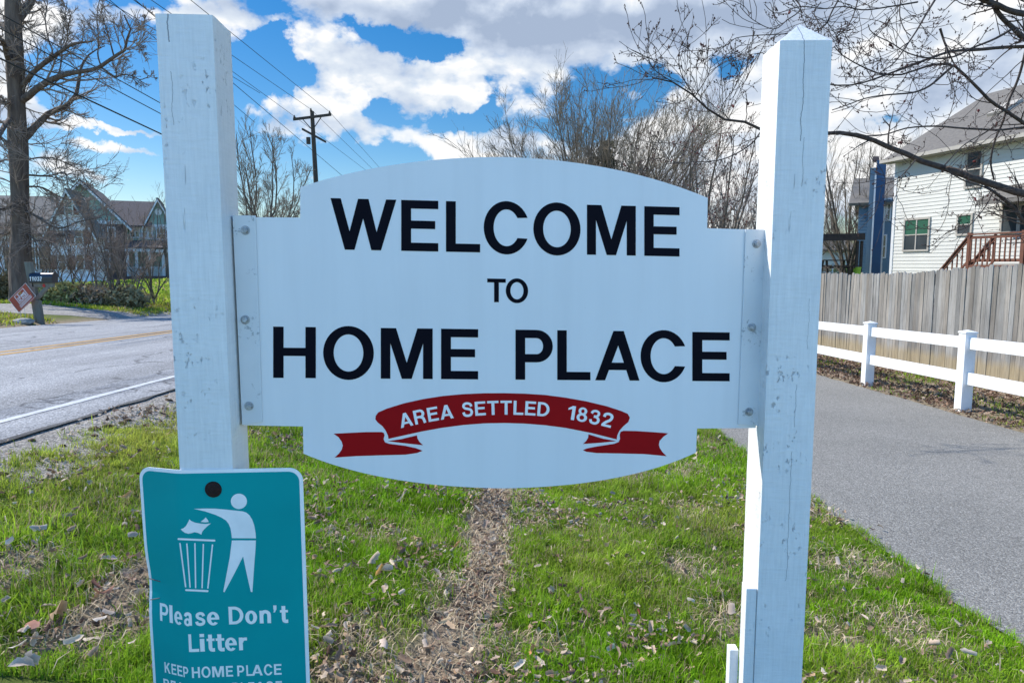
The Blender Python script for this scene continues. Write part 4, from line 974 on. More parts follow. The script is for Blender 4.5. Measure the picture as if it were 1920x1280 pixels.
# red-budded tree right of it with two upright trunks
vase_tree(bp(1330, 26), 7.8, 3.2, 11, 5, 'bare tree with tiny red buds just left of the right sign post', trunk_h=.10, stem_r=.09, m1=9, m2=6, m3=3, minr=.0065, budn=1, twig='twig_brown', up=.07)
vase_tree(bp(1245, 34), 6.8, 3.6, 9, 15, 'shorter bare tree between the wide vase-shaped tree and the red-budded tree', stem_r=.07, m1=8, m2=5, m3=4, twig='twig_brown', budn=1)
vase_tree(bp(1390, 36), 7.0, 3.0, 9, 9, 'low bare tree filling the gap against the right sign post', stem_r=.07, m1=8, m2=6, m3=4, twig='twig_brown')
vase_tree(bp(508, 30), 7.6, 2.6, 8, 23, 'slim bare tree beside the left sign post, left of the utility pole', trunk_h=.3, stem_r=.06, m1=9, m2=7, m3=4, minr=.007, up=.05)
vase_tree(bp(556, 27), 3.9, 1.2, 4, 29, 'small dark leaning bare tree at the sign’s upper left shoulder', trunk_h=.3, stem_r=.07, m1=6, m2=4, m3=3)
vase_tree(bp(1590, 42), 9.6, 4.4, 12, 31, 'bare tree behind the blue house just right of the right sign post', stem_r=.11, m1=8, m2=6, m3=3, minr=.006)
vase_tree(bp(1690, 60), 12.5, 5.0, 11, 33, 'tall bare tree far behind the white house roof', stem_r=.13, m1=8, m2=5, m3=3, minr=.008)
# ivy-clad stem in the wide tree
g_ = np.random.default_rng(77); c0 = np.array(bp(1133, 29.8)); n_ = 1300
pz = g_.uniform(3.2, 7.4, n_); wv = .42*(1-np.abs(pz-5.2)/3.2); pp = np.stack([c0[0]+g_.normal(0, 1, n_)*wv, c0[1]+g_.normal(0, 1, n_)*wv, c0[2]+pz], 1)
A = g_.normal(0, .055, (n_, 3)); B = g_.normal(0, .055, (n_, 3)); V = np.stack([pp-A, pp+B, pp+A, pp-B], 1).reshape(-1, 3)
col = np.repeat((np.array([.05, .055, .03])*g_.uniform(.5, 1.8, n_)[:, None])[:, None], 4, 1).reshape(-1, 3)
o = np_mesh('ivy_clump', V, np.arange(n_*4), np.full(n_, 4), 'leaf', cols=col); setp(o, 'dark ivy climbing the central stem of the wide bare tree', 'ivy')

# far tree line: three prototypes copied
def proto(seed, H, sp_, ns):
    return vase_tree((0, 0, 0), H, sp_, ns, seed, 'x', trunk_h=.25, stem_r=.11, m1=7, m2=5, m3=3, minr=.008, twig='twig_brown', name='far_tree', group='bare trees far behind the sign')
pr = [proto(101, 10, 3.6, 7), proto(102, 8.5, 3.2, 8), proto(103, 12, 3.2, 6)]
spots = [(-60, 95), (20, 80), (205, 78, 2), (262, 86), (300, 70), (318, 60), (455, 62), (480, 75), (505, 58), (535, 66), (560, 74), (590, 60), (620, 70), (1240, 70), (1300, 62), (1345, 58), (1375, 66), (1400, 55), (1425, 70), (1450, 60), (1560, 66), (1590, 70), (1615, 60), (1655, 75), (1500, 62), (455, 50), (475, 46), (500, 52), (530, 48), (548, 52), (565, 46), (1335, 44), (1355, 50), (1378, 46), (1400, 44), (1418, 52), (700, 80), (850, 85), (1000, 80)]
desc = {0: 'left of the sign, beyond the road and houses', 1: 'in the gap between left post and sign top', 2: 'hidden mostly behind the welcome sign', 3: 'between the sign and right post', 4: 'right of the right post, beyond the fence'}
for i, s in enumerate(spots):
    px, Y = s[0], s[1]; k = i % 3 if len(s) < 3 else s[2]; o = pr[k] if k >= 0 and i in (0, 1, 2) and False else None
    if i < 3: o = pr[i]; kk = i
    else: o = copy_tree(pr[i % 3])
    o.location = bp(px, Y); o.rotation_euler = (0, 0, rnd.uniform(0, 6.28)); sc_ = rnd.uniform(.72, 1.0)*(.66 if 400 < px < 650 and Y < 55 else .8 if 400 < px < 650 else 1)*(.8 if 1320 < px < 1420 and Y < 53 else 1)*(.62 if px < 400 else 1)
    if 1200 < px < 1480: sc_ *= .72
    o.scale = (sc_, sc_, sc_)
    z = 0 if px < 400 else 1 if px < 650 else 2 if px < 1100 else 3 if px < 1460 else 4
    o['label'] = 'distant bare tree '+desc[z]; o['group'] = 'distant bare trees '+desc[z]

# thicket of bare bushes across the road
def bush(px, Y, H, seed, spread, label, twig='twig_brown', dens=1.0):
    return vase_tree(bp(px, Y), H, spread, int(8*dens), seed, label, trunk_h=.03, stem_r=.026, m1=7, m2=4, m3=3, minr=.0045, twig=twig, name='bare_bush', group='bare bushes across the road', up=.03)
BU = [(-30, 23, 3.6, 'at the left picture edge'), (95, 23.5, 2.9, 'right behind the mailbox'), (140, 22, 3.1, 'in front of the white gabled house'), (180, 24, 3.4, 'in front of the green gable'), (215, 22, 3.0, 'left of the porch corner'), (250, 23.5, 3.2, 'in front of the porch'), (285, 25, 2.8, 'right of the porch corner, nearest the left post'), (15, 25, 3.8, 'left of the thick tree trunk'), (60, 27, 3.6, 'hidden by the thick tree trunk')]
for i, (px, Y, H, d) in enumerate(BU): bush(px, Y, H, 200+i, 1.5, 'tangled leafless bush across the road, '+d)
# low evergreen shrubs at the thicket's foot
def shrub(px, Y, H, W_, seed, label, col):
    g = np.random.default_rng(seed); c = np.array(bp(px, Y)); n = 3000
    a = nrmz(g.normal(0, 1, (n, 3)))*g.uniform(.35, 1, (n, 1))**.5*np.array([W_, W_*.7, H*.55])*(1+.25*g.normal(0, 1, (n, 1)))
    p = c+a+np.array([0, 0, H*.45]); p[:, 2] = np.maximum(p[:, 2], c[2]+.02)
    A = g.normal(0, .035, (n, 3)); B = g.normal(0, .035, (n, 3)); V = np.stack([p-A, p+B, p+A, p-B], 1).reshape(-1, 3)
    cc_ = np.repeat((np.array(col)*g.uniform(.8, 2.2, n)[:, None])[:, None], 4, 1).reshape(-1, 3)
    o = np_mesh('shrub', V-c, np.arange(n*4), np.full(n, 4), 'leaf', cols=cc_); o.location = tuple(c); setp(o, label, 'shrub', 'low shrubs at the foot of the thicket')
shrub(108, 21.5, .62, .7, 1, 'low olive green shrub right beside the mailbox', (.26, .24, .10))
shrub(150, 21.8, .5, .8, 2, 'low dark shrub in the middle of the thicket', (.20, .15, .10))
shrub(195, 22.5, .5, .7, 3, 'low brownish shrub in front of the porch house', (.20, .16, .10))
shrub(232, 22, .6, .7, 4, 'small low shrub nearest the road bend', (.19, .16, .09))
shrub(15, 23, .9, .8, 5, 'low dark shrub left of the thick trunk', (.14, .12, .07))
shrub(168, 27, .5, .8, 6, 'smallest brown shrub behind the thicket', (.12, .10, .05))

# ------------------------------------------------------------------ big roadside tree (left)
def big_tree():
    g = np.random.default_rng(42); Y0 = 21.0
    b = atY(41, 566, Y0); b[2] = gz(b[0], Y0)
    root = thing('roadside_tree', b, 'large bare tree with a thick dark trunk behind the mailbox', 'tree')
    def U(pts, dY=0, s=3.048, ox=0, oy=0, slope=0.0):
        return [atY(ox+x/s, oy+y/s, Y0+dY+slope*i/max(len(pts)-1, 1)) for i, (x, y) in enumerate(pts)]
    tp = [atY(x, y, Y0) for x, y in ((41, 590), (41, 560), (41, 510), (39, 450), (38, 400), (36, 340), (35, 290), (33, 240), (31, 190), (29, 140), (27, 90), (25, 40), (24, 0), (20, -60), (14, -140), (10, -220))]
    wid = [78, 72, 63, 60, 30*2, 32*1.7, 31, 30, 29, 29, 28, 27, 26, 22, 15, 7]
    wid = [50, 43, 38, 33, 29, 30, 31, 30, 29, 29, 27, 26, 25, 21, 14, 7]
    k = 90; T = resample([np.append(p, w_) for p, w_ in zip(tp, wid)], k); P = T[:, :3]; rr = T[:, 3]/2/F*Y0*.95
    # knobbly trunk surface
    sides = 28; v, Q = tubes(P[None], rr[None], sides); v = v.reshape(k, sides, 3)
    for i in range(k):
        for j in range(sides):
            a = 2*math.pi*j/sides; d = v[i, j]-P[i]; nn = mnoise.noise(Vector((math.cos(a)*2.2, math.sin(a)*2.2, P[i][2]*.9)))*.16+abs(mnoise.noise(Vector((math.cos(a)*7, math.sin(a)*7, P[i][2]*1.6))))*.12
            v[i, j] = P[i]+d*(1+nn)
    tg = [(v.reshape(-1, 3), Q, 0)]
    limbs = [ # crop points (scale 4.922 of the top-left 320x260 crop), start width px, end width px, depth slope
        ([(190, 800), (240, 760), (300, 680), (380, 610), (470, 540), (540, 490), (610, 440), (690, 402), (770, 395), (840, 385)], 9, 3, -1.5),
        ([(200, 930), (260, 890), (340, 820), (430, 765), (540, 710), (640, 685), (760, 665), (870, 648), (940, 620), (1050, 540), (1130, 495), (1180, 450), (1182, 380), (1215, 310), (1205, 240), (1160, 150)], 12, 2.2, -2.5),
        ([(940, 628), (1000, 670), (1075, 715), (1130, 690), (1220, 700), (1310, 730), (1380, 690)], 3.5, 1.2, -.3),
        ([(200, 1300), (260, 1245), (330, 1160), (400, 1100), (455, 1040), (520, 1015), (600, 995), (650, 940), (700, 885), (720, 800), (745, 690), (760, 600), (830, 500), (960, 420)], 13, 1.5, 1.5),
        ([(100, 230), (170, 170), (230, 90), (280, 20), (330, -80), (350, -200)], 17, 9, 1),
        ([(480, 520), (485, 470), (450, 370), (430, 270), (415, 150), (420, 50), (380, -40)], 3, 1.2, 1),
        ([(540, 700), (560, 600), (572, 500), (560, 400), (575, 300), (580, 150), (590, 0)], 2.6, 1.2, .8),
        ([(935, 615), (905, 520), (915, 400), (905, 250), (915, 100), (925, -40)], 2.8, 1.2, .8),
        ([(1055, 535), (1030, 430), (1000, 320), (985, 220), (960, 130), (990, 60)], 3, 1.1, -.8),
        ([(1215, 310), (1290, 280), (1340, 200), (1385, 130)], 2, .9, .5),
        ([(1182, 380), (1250, 400), (1310, 460), (1340, 540)], 2, .9, .5),
        ([(1075, 715), (1080, 620), (1120, 560), (1190, 520)], 2, .9, .5),
        ([(600, 450), (620, 350), (620, 250), (640, 120), (600, 20)], 2.2, 1, -.8),
        ([(100, 620), (60, 500), (30, 400), (-30, 330), (-120, 250)], 10, 5, -1.5),
        ([(110, 360), (40, 250), (-40, 200), (-160, 100)], 9, 4, 1.5),
        ([(110, 1080), (60, 1140), (0, 1240), (-80, 1330)], 9, 6, -2), ([(120, 960), (60, 950), (0, 945), (-60, 900)], 6, 3, -1)]
    Ls = []; Lr = []
    for pts, w0, w1, sl_ in limbs:
        pl = U(pts, 0, 4.922, 0, 0, sl_); q_ = resample(pl, 16); q_ += np.cumsum(g.normal(0, .012, q_.shape), 0)*np.linspace(0, 1, 16)[:, None]
        Ls.append(q_); Lr.append(np.linspace(w0, w1, 16)/2/F*Y0*1.05)
    # lower drooping limbs
    for pts, w0, w1, sl_ in (([(50, 328), (90, 330), (122, 324), (128, 350), (150, 372)], 4, 1.2, -1), ([(50, 395), (75, 410), (110, 428), (150, 415), (190, 408)], 5, 1.2, -1.5), ([(30, 385), (0, 392), (-50, 380)], 5, 2, -1), ([(50, 350), (80, 352), (120, 372), (165, 376)], 3.5, 1.2, 1.2), ([(30, 310), (10, 300), (-40, 320)], 4, 2, 1),
                             ([(50, 300), (80, 295), (110, 300), (150, 320), (165, 350)], 3, 1.2, .8), ([(30, 420), (10, 440), (-30, 430)], 3.5, 2, .5), ([(52, 440), (75, 452), (105, 440), (130, 445)], 3, 1.2, -1)):
        q_ = resample(U(pts, 0, 1, 0, 0, sl_), 16); Ls.append(q_); Lr.append(np.linspace(w0, w1, 16)/2/F*Y0)
    P = np.array(Ls); Rr = np.array(Lr); tg.append((P, Rr, 8, 0))
    Pm = P; c1 = sprout(Pm, Rr, 13, .12, 1, (.4, 1.1), .34, 8, .16, .035, .45, g, .009)
    low = Pm[17:]; cl = sprout(low, Rr[17:], 5, .05, 1, (.4, 1.3), .8, 8, .2, -.02, .5, g, .006)
    ct = sprout(np.repeat(T[None, 20:70, :3], 1, 0), rr[None, 20:70], 26, 0, 1, (.9, 1.5), .26, 9, .16, .03, .10, g, .006)
    c1 = (np.concatenate([c1[0][:, :8], cl[0]]), np.concatenate([c1[1], cl[1]]))
    ct8 = (ct[0][:, :8], ct[1][:, :8]); c1 = (np.concatenate([c1[0], ct8[0]]), np.concatenate([c1[1], ct8[1]]))
    c2 = sprout(*c1, 6, .15, 1, (.3, 1.0), .72, 7, .12, .03, .6, g, .0065)
    c3 = sprout(*c2, 4, .2, 1, (.3, .9), .85, 5, .13, .03, .7, g, .0042)
    tube_mesh('trunk', tg, ['bark_dark'], root)
    tube_mesh('crown', [(*c1, 4, 0), (*c2, 3, 0), (*c3, 3, 0)], ['twig_brown'], root)
big_tree()

# ------------------------------------------------------------------ maple overhanging from the right
def maple():
    g = np.random.default_rng(9); base = np.array([9.3, 8.8, gz(9.3, 8.8)])
    root = thing('maple_tree', base, 'budding maple whose dark branches reach in from the right edge', 'tree')
    s = 2.371
    # control points: crop px (of 1400..1920 x 0..540), widths px in photo, depth at start / end
    L = [([(1500, 900), (1360, 880), (1233, 862), (1150, 838), (1090, 818), (1000, 790), (930, 765), (860, 742), (780, 718), (700, 680), (620, 650), (560, 622), (480, 600), (420, 590), (370, 595), (250, 588), (60, 575), (20, 545), (-70, 540), (-150, 505), (-230, 430), (-330, 365), (-420, 345)], 17, 2.2, 8.4, 7.2),
         ([(1500, -40), (1330, 60), (1233, 62), (1160, 45), (1110, 20), (1050, 0), (980, -40)], 14, 8, 8.0, 7.4),
         ([(1500, 300), (1330, 210), (1233, 172), (1190, 130), (1150, 95), (1120, 60), (1095, 20), (1080, -20)], 12, 7, 8.0, 7.6),
         ([(1500, 180), (1340, 205), (1233, 208), (1130, 212), (1030, 222), (930, 226), (870, 240), (800, 265), (720, 297), (640, 325), (560, 355), (470, 378), (380, 378), (300, 360)], 8, 2.2, 8.2, 6.8),
         ([(1500, 720), (1330, 600), (1233, 548), (1160, 498), (1090, 455), (1040, 405), (980, 345), (920, 292), (850, 286), (770, 305), (690, 332), (600, 330), (520, 300), (430, 250), (390, 210)], 9, 1.8, 8.4, 6.9),
         ([(1500, 590), (1340, 562), (1233, 566), (1130, 578), (1040, 575), (950, 570), (860, 562), (780, 563), (700, 572), (620, 598), (540, 605), (470, 590), (400, 600)], 5.5, 1.8, 8.4, 7.0),
         ([(1250, 180), (1225, 290), (1200, 370), (1165, 450), (1140, 540), (1105, 620), (1085, 720), (1100, 800)], 5, 3, 8.0, 8.3),
         ([(1500, 1240), (1330, 1060), (1233, 985), (1190, 925), (1140, 885), (1095, 850), (1060, 830)], 10, 5, 8.6, 8.4),
         ([(910, 300), (870, 335), (830, 370), (790, 395), (740, 412), (680, 418), (600, 425), (520, 440), (440, 470), (380, 490)], 4.5, 1.6, 7.0, 6.6),
         ([(1180, 130), (1100, 175), (1000, 215), (930, 250), (850, 262), (760, 250), (700, 228), (640, 190), (560, 150), (540, 110)], 4.5, 1.5, 7.8, 6.8),
         ([(850, -20), (800, 60), (760, 130), (720, 190), (690, 235), (650, 285), (590, 325)], 4, 1.6, 7.6, 6.9),
         ([(860, 128), (880, 190), (905, 250), (930, 300)], 4.5, 2, 6.9, 7.0),
         ([(690, -30), (680, 60), (700, 130), (730, 160)], 2.5, 1.5, 7.2, 7),
         ([(760, 10), (640, 30), (520, 45), (430, 30), (340, 40), (240, 30), (130, 60), (80, 20)], 3, 1.3, 7.2, 6.6),
         ([(420, -20), (380, 50), (350, 110), (290, 145), (200, 150), (110, 155), (20, 160), (-60, 175), (-90, 220)], 3, 1.2, 7.0, 6.5),
         ([(500, -20), (470, 80), (430, 140), (400, 170), (440, 210)], 2.5, 1.2, 7.2, 6.7),
         ([(330, 10), (300, 60), (330, 110), (370, 140)], 2, 1.1, 7.0, 6.7),
         ([(200, -20), (240, 40), (180, 90), (120, 130), (30, 90), (-30, 30)], 2.5, 1.1, 7, 6.5),
         ([(880, 750), (960, 800), (1050, 830), (1150, 880)], 3, 2, 7.5, 8), ([(750, 712), (700, 770), (660, 800), (560, 840)], 2.4, 1, 7.3, 6.9),
         ([(1095, 850), (1060, 920), (980, 1010), (900, 1030), (840, 1078)], 2.6, 1, 8.3, 7.8), ([(880, 735), (960, 650), (1040, 600), (1110, 560)], 2.6, 1.2, 7.6, 7.9),
         ([(60, 590), (20, 640), (-60, 690), (-140, 715), (-260, 722), (-360, 730)], 3, 1.2, 7.3, 7.0), ([(-70, 540), (-110, 480), (-60, 400), (-20, 330)], 2, 1, 7.2, 7.0),
         ([(-230, 430), (-290, 330), (-300, 230), (-260, 150)], 2.2, 1, 7.2, 6.9), ([(-330, 365), (-420, 300), (-450, 210)], 2, 1, 7.2, 7), ([(-230, 430), (-170, 330), (-150, 230)], 2, 1, 7.2, 7)]
    P = []; Rr = []
    for pts, w0, w1, d0, d1 in L:
        n = len(pts); pl = [atY(1400+x/s, y/s, d0+(d1-d0)*i/(n-1)) for i, (x, y) in enumerate(pts)]
        q_ = resample(pl, 26); P.append(q_); tt = np.linspace(0, 1, 26)**.8; Rr.append((w0*(1-tt)+w1*tt)/2/F*np.linspace(d0, d1, 26))
    # trunk and joints outside the frame
    top = atY(2060, 150, 8.4); tr = resample([base-np.array([0, 0, .3]), base+np.array([-.05, 0, 1.4]), base+np.array([.0, -.1, 2.6]), base+np.array([.1, 0, 4.4]), base+np.array([0.3, .3, 7.5])], 26); P.append(tr); Rr.append(np.linspace(.24, .05, 26))
    conn = []
    for i in (0, 1, 2, 3, 4, 5, 7):
        st = P[i][0]; j = np.argmin(np.abs(tr[:, 2]-(st[2]-.5))); conn.append(resample([tr[j], (tr[j]+st)/2+np.array([0, 0, -.05]), st], 26)); 
        P.append(conn[-1]); Rr.append(np.linspace(Rr[i][0]*1.7, Rr[i][0], 26))
    P = np.array(P); Rr = np.array(Rr); nl = len(L)
    src, sr_ = P[:nl], Rr[:nl]
    c1 = sprout(src, sr_, 11, .08, 1, (.5, 1.25), .3, 9, .13, .02, .4, g, .0026, absL=.85, tpow=.45, curl=.06)
    c2 = sprout(*c1, 4, .15, 1, (.4, 1.1), .40, 6, .17, .045, .7, g, .0020)
    c3 = sprout(*c2, 2, .3, 1, (.4, 1.0), .45, 4, .2, .07, .8, g, .0016)
    bt = np.concatenate([c3[0][:, :4], c2[0][:, 2:6]])
    bt = bt[g.uniform(0, 1, len(bt)) < .6]
    bv, bq = buds(bt, 2, .0062, g)
    rv, rq = buds(bt[g.uniform(0, 1, len(bt)) < .015], 8, .009, g)
    tube_mesh('trunk', [(P, Rr, 10, 0)], ['maple_bark'], root)
    tube_mesh('crown', [(*c1, 5, 0), (*c2, 4, 0), (*c3, 3, 0), (bv, bq, 1), (rv, rq, 2)], ['maple_bark', 'dark_bud', 'red_bud'], root)
maple()

# ------------------------------------------------------------------ fences
def rail_fence():
    x = 5.32; sp_ = 2.15; y0 = 8.05; ysp = [y0+sp_*k for k in range(-4, 8)]
    root = thing('rail_fence', (x, y0, gz(x, y0)), 'white vinyl two-rail fence along the asphalt path', 'fence')
    hw = .065; H = .95
    for i, y in enumerate(ysp):
        z = gz(x, y); xo = x+(-.03 if y > 9 else 0)
        mb = MB(); mb.box(xo-hw, xo+hw, y-hw, y+hw, z-.1, z+H-.03); p = mb.build('post', 'vinyl_white', root, bevel=.005)
        mb = MB(); mb.box(xo-hw-.008, xo+hw+.008, y-hw-.008, y+hw+.008, z+H-.03, z+H-.012)
        a = [(xo-hw-.006, y-hw-.006), (xo+hw+.006, y-hw-.006), (xo+hw+.006, y+hw+.006), (xo-hw-.006, y+hw+.006)]
        mb.add([(c[0], c[1], z+H-.012) for c in a]+[(xo, y, z+H+.012)], [(0, 1, 4), (1, 2, 4), (2, 3, 4), (3, 0, 4)]); mb.build('post_cap', 'vinyl_white', p, bevel=.002)
        if i+1 < len(ysp):
            yn = ysp[i+1]; zn = gz(x, yn)
            for h0, h1 in ((.74, .875), (.325, .465)):
                mb = MB(); vs = []
                for yy, zz in ((y+hw-.01, z), (yn-hw+.01, zn)):
                    xo2 = x+(-.03 if yy > 9 else 0)
                    vs += [(xo2-.02, yy, zz+h0), (xo2+.02, yy, zz+h0), (xo2+.02, yy, zz+h1), (xo2-.02, yy, zz+h1)]
                mb.add(vs, [(0, 1, 2, 3), (4, 7, 6, 5), (0, 4, 5, 1), (1, 5, 6, 2), (2, 6, 7, 3), (3, 7, 4, 0)]); mb.build('rail', 'vinyl_white', root, bevel=.004)
rail_fence()
def board_fence():
    x = 6.75; root = thing('board_fence', (x, 10, gz(x, 10)), 'weathered grey wooden board fence behind the white rails', 'fence')
    g = np.random.default_rng(3); y = 3.2; bay = 0
    while y < 21.5:
        V = []; Fs = []; C = []; yb = y+2.4
        while y < yb:
            w_ = .089; top = 1.70+g.normal(0, .012)+.03*math.sin(y*.9); z = gz(x, y); lean = g.normal(0, .006); off = g.normal(0, .004)
            if 13.1 < y < 13.9: lean += -.05*(y-13.0)      # boards warped apart
            n = 6; prof = [(0, 0), (w_, 0)]
            for k in range(n+1): a = math.pi*k/n; prof.append((w_/2+w_/2*math.cos(a)*1.0 if 0 < k < n else (w_ if k == 0 else 0), top-.045+.045*math.sin(a)))
            b = len(V); m_ = len(prof)
            for dx in (0, .018):
                for (u, h) in prof: V.append((x+off+dx, y+u+lean*h, z+h+(.03 if h == 0 else 0)))
            Fs += [tuple(range(b, b+m_)), tuple(range(b+2*m_-1, b+m_-1, -1))]+[(b+i, b+(i+1) % m_, b+m_+(i+1) % m_, b+m_+i) for i in range(m_)]
            v_ = g.uniform(.72, 1.22); tint = g.uniform(-.012, .012); cB = np.array([.27+tint, .255, .235-tint])*v_
            C += [cB]*(2*m_); y += w_+.005
        me = bpy.data.meshes.new('board_panel'); rt = np.array(root.location); me.from_pydata([tuple(np.array(v)-rt) for v in V], [], Fs)
        a = me.color_attributes.new('Col', 'FLOAT_COLOR', 'POINT'); a.data.foreach_set('color', np.concatenate([np.array(C), np.ones((len(C), 1))], 1).astype(np.float32).ravel())
        me.materials.append(MATS['weathered_board']); o = bpy.data.objects.new('board_panel', me); COL.objects.link(o); o.parent = root
        for h in (.35, .9, 1.45):
            mb = MB(); z0, z1 = gz(x, yb-2.4), gz(x, y); mb.frame_box((x+.024, yb-2.4, z0+h), (.04, 0, 0), (0, y-yb+2.4-.002, z1-z0), (0, 0, .09)); mb.build('fence_rail', 'old_post', root)
        mb = MB(); mb.box(x+.07, x+.16, y-.05, y+.04, gz(x, y)-.1, gz(x, y)+1.6); mb.build('fence_post', 'old_post', root)
def weathered():
    m, t, b, o = nt('weathered_board'); b.inputs['Roughness'].default_value = .95; b.inputs['Specular IOR Level'].default_value = .15
    a = N(t, 'Attribute', attribute_name='Col'); v = coords(t, 'Object', (1, 1, .05)); v2 = coords(t, 'Object', (1, 1, .5))
    gr = ramp(t, noise(t, v, 55, 6, .65, .5), [(0.3, .62), (0.5, 1.0), (0.7, 1.25)])
    st = ramp(t, noise(t, v2, 2.6, 5, .6), [(0.35, .80), (0.65, 1.12)])
    c = mixc(t, 1.0, a.outputs['Color'], gr, 'MULTIPLY'); c = mixc(t, 1.0, c, st, 'MULTIPLY')
    # newer, yellower strip of wood near the ground (damp line)
    sx = N(t, 'SeparateXYZ'); t.links.new(coords(t, 'Object'), sx.inputs[0])
    hh = math_(t, 'ADD', sx.outputs[2], math_(t, 'MULTIPLY', sx.outputs[1], .033))
    lowm = ramp(t, math_(t, 'ADD', hh, math_(t, 'MULTIPLY', math_(t, 'SUBTRACT', noise(t, v2, 7, 4), .5), .16)), [(0.30, 1.0), (0.42, 0.0)])
    c = mixc(t, math_(t, 'MULTIPLY', lowm, .7), c, mixc(t, 1.0, (0.34, 0.27, 0.16), gr, 'MULTIPLY'))
    t.links.new(c, b.inputs['Base Color']); bump(t, b, noise(t, v, 55, 6, .65, .5), .5, .004)
weathered(); board_fence()

# ------------------------------------------------------------------ houses
def lap_wall(mb, p0, d, length, z0, z1, n, lap=.13, mi=0, gable=None):
    """horizontal lap siding; p0 start, d along, n outward. gable(z)->(s0,s1) limits"""
    d = np.array(d, float); n = np.array(n, float); z = z0
    while z < z1-1e-6:
        zt = min(z+lap, z1); s0, s1, t0, t1 = 0, length, 0, length
        if gable: s0, s1 = gable(z); t0, t1 = gable(zt)
        b0 = p0+d*s0; b1 = p0+d*s1; c0 = p0+d*t0; c1 = p0+d*t1; o_ = .016
        vs = [np.array([b0[0], b0[1], z])+n*o_, np.array([b1[0], b1[1], z])+n*o_, np.array([c1[0], c1[1], zt]), np.array([c0[0], c0[1], zt]), np.array([b0[0], b0[1], z]), np.array([b1[0], b1[1], z])]
        mb.add(vs, [(0, 1, 2, 3), (4, 5, 1, 0)], mi); z = zt
def window(parent, p, d, n, w_, h_, frame_m, pane_m, mull_v=1, mull_h=1, fr=.07, lower=None, name='window'):
    """p = lower-left corner on wall"""
    d = np.array(d, float); n = np.array(n, float); z = np.array([0, 0, 1.0]); mb = MB()
    q0 = p-d*fr-z*fr
    for o_, a, b in ((q0, d*(w_+2*fr), z*fr), (q0+z*(h_+fr), d*(w_+2*fr), z*fr), (q0+z*fr, d*fr, z*h_), (q0+z*fr+d*(w_+fr), d*fr, z*h_)):
        mb.frame_box(o_+n*.0, a, b, n*.06)
    for k in range(1, mull_v+1): mb.frame_box(p+d*(w_*k/(mull_v+1)-.025)+n*.0, d*.05, z*h_, n*.052)
    for k in range(1, mull_h+1): mb.frame_box(p+z*(h_*k/(mull_h+1)-.02)+n*.0, d*w_, z*.04, n*.045)
    f = mb.build(name, frame_m, parent)
    mb = MB(); mb.frame_box(p+n*.012, d*w_, z*h_, n*.012); mb.build('pane', pane_m, f)
    if lower:
        mb = MB(); mb.frame_box(p+n*.025+z*h_*.5, d*w_, z*h_*.5, n*.006); mb.build('blind', lower, f)
    return f
def slab(mb, pts, th, mi=0):
    pts = [np.array(p, float) for p in pts]; n = np.cross(pts[1]-pts[0], pts[2]-pts[0]); n = n/np.linalg.norm(n)
    if n[2] < 0: n = -n
    mb.poly([p-n*th for p in pts], n, th, mi)

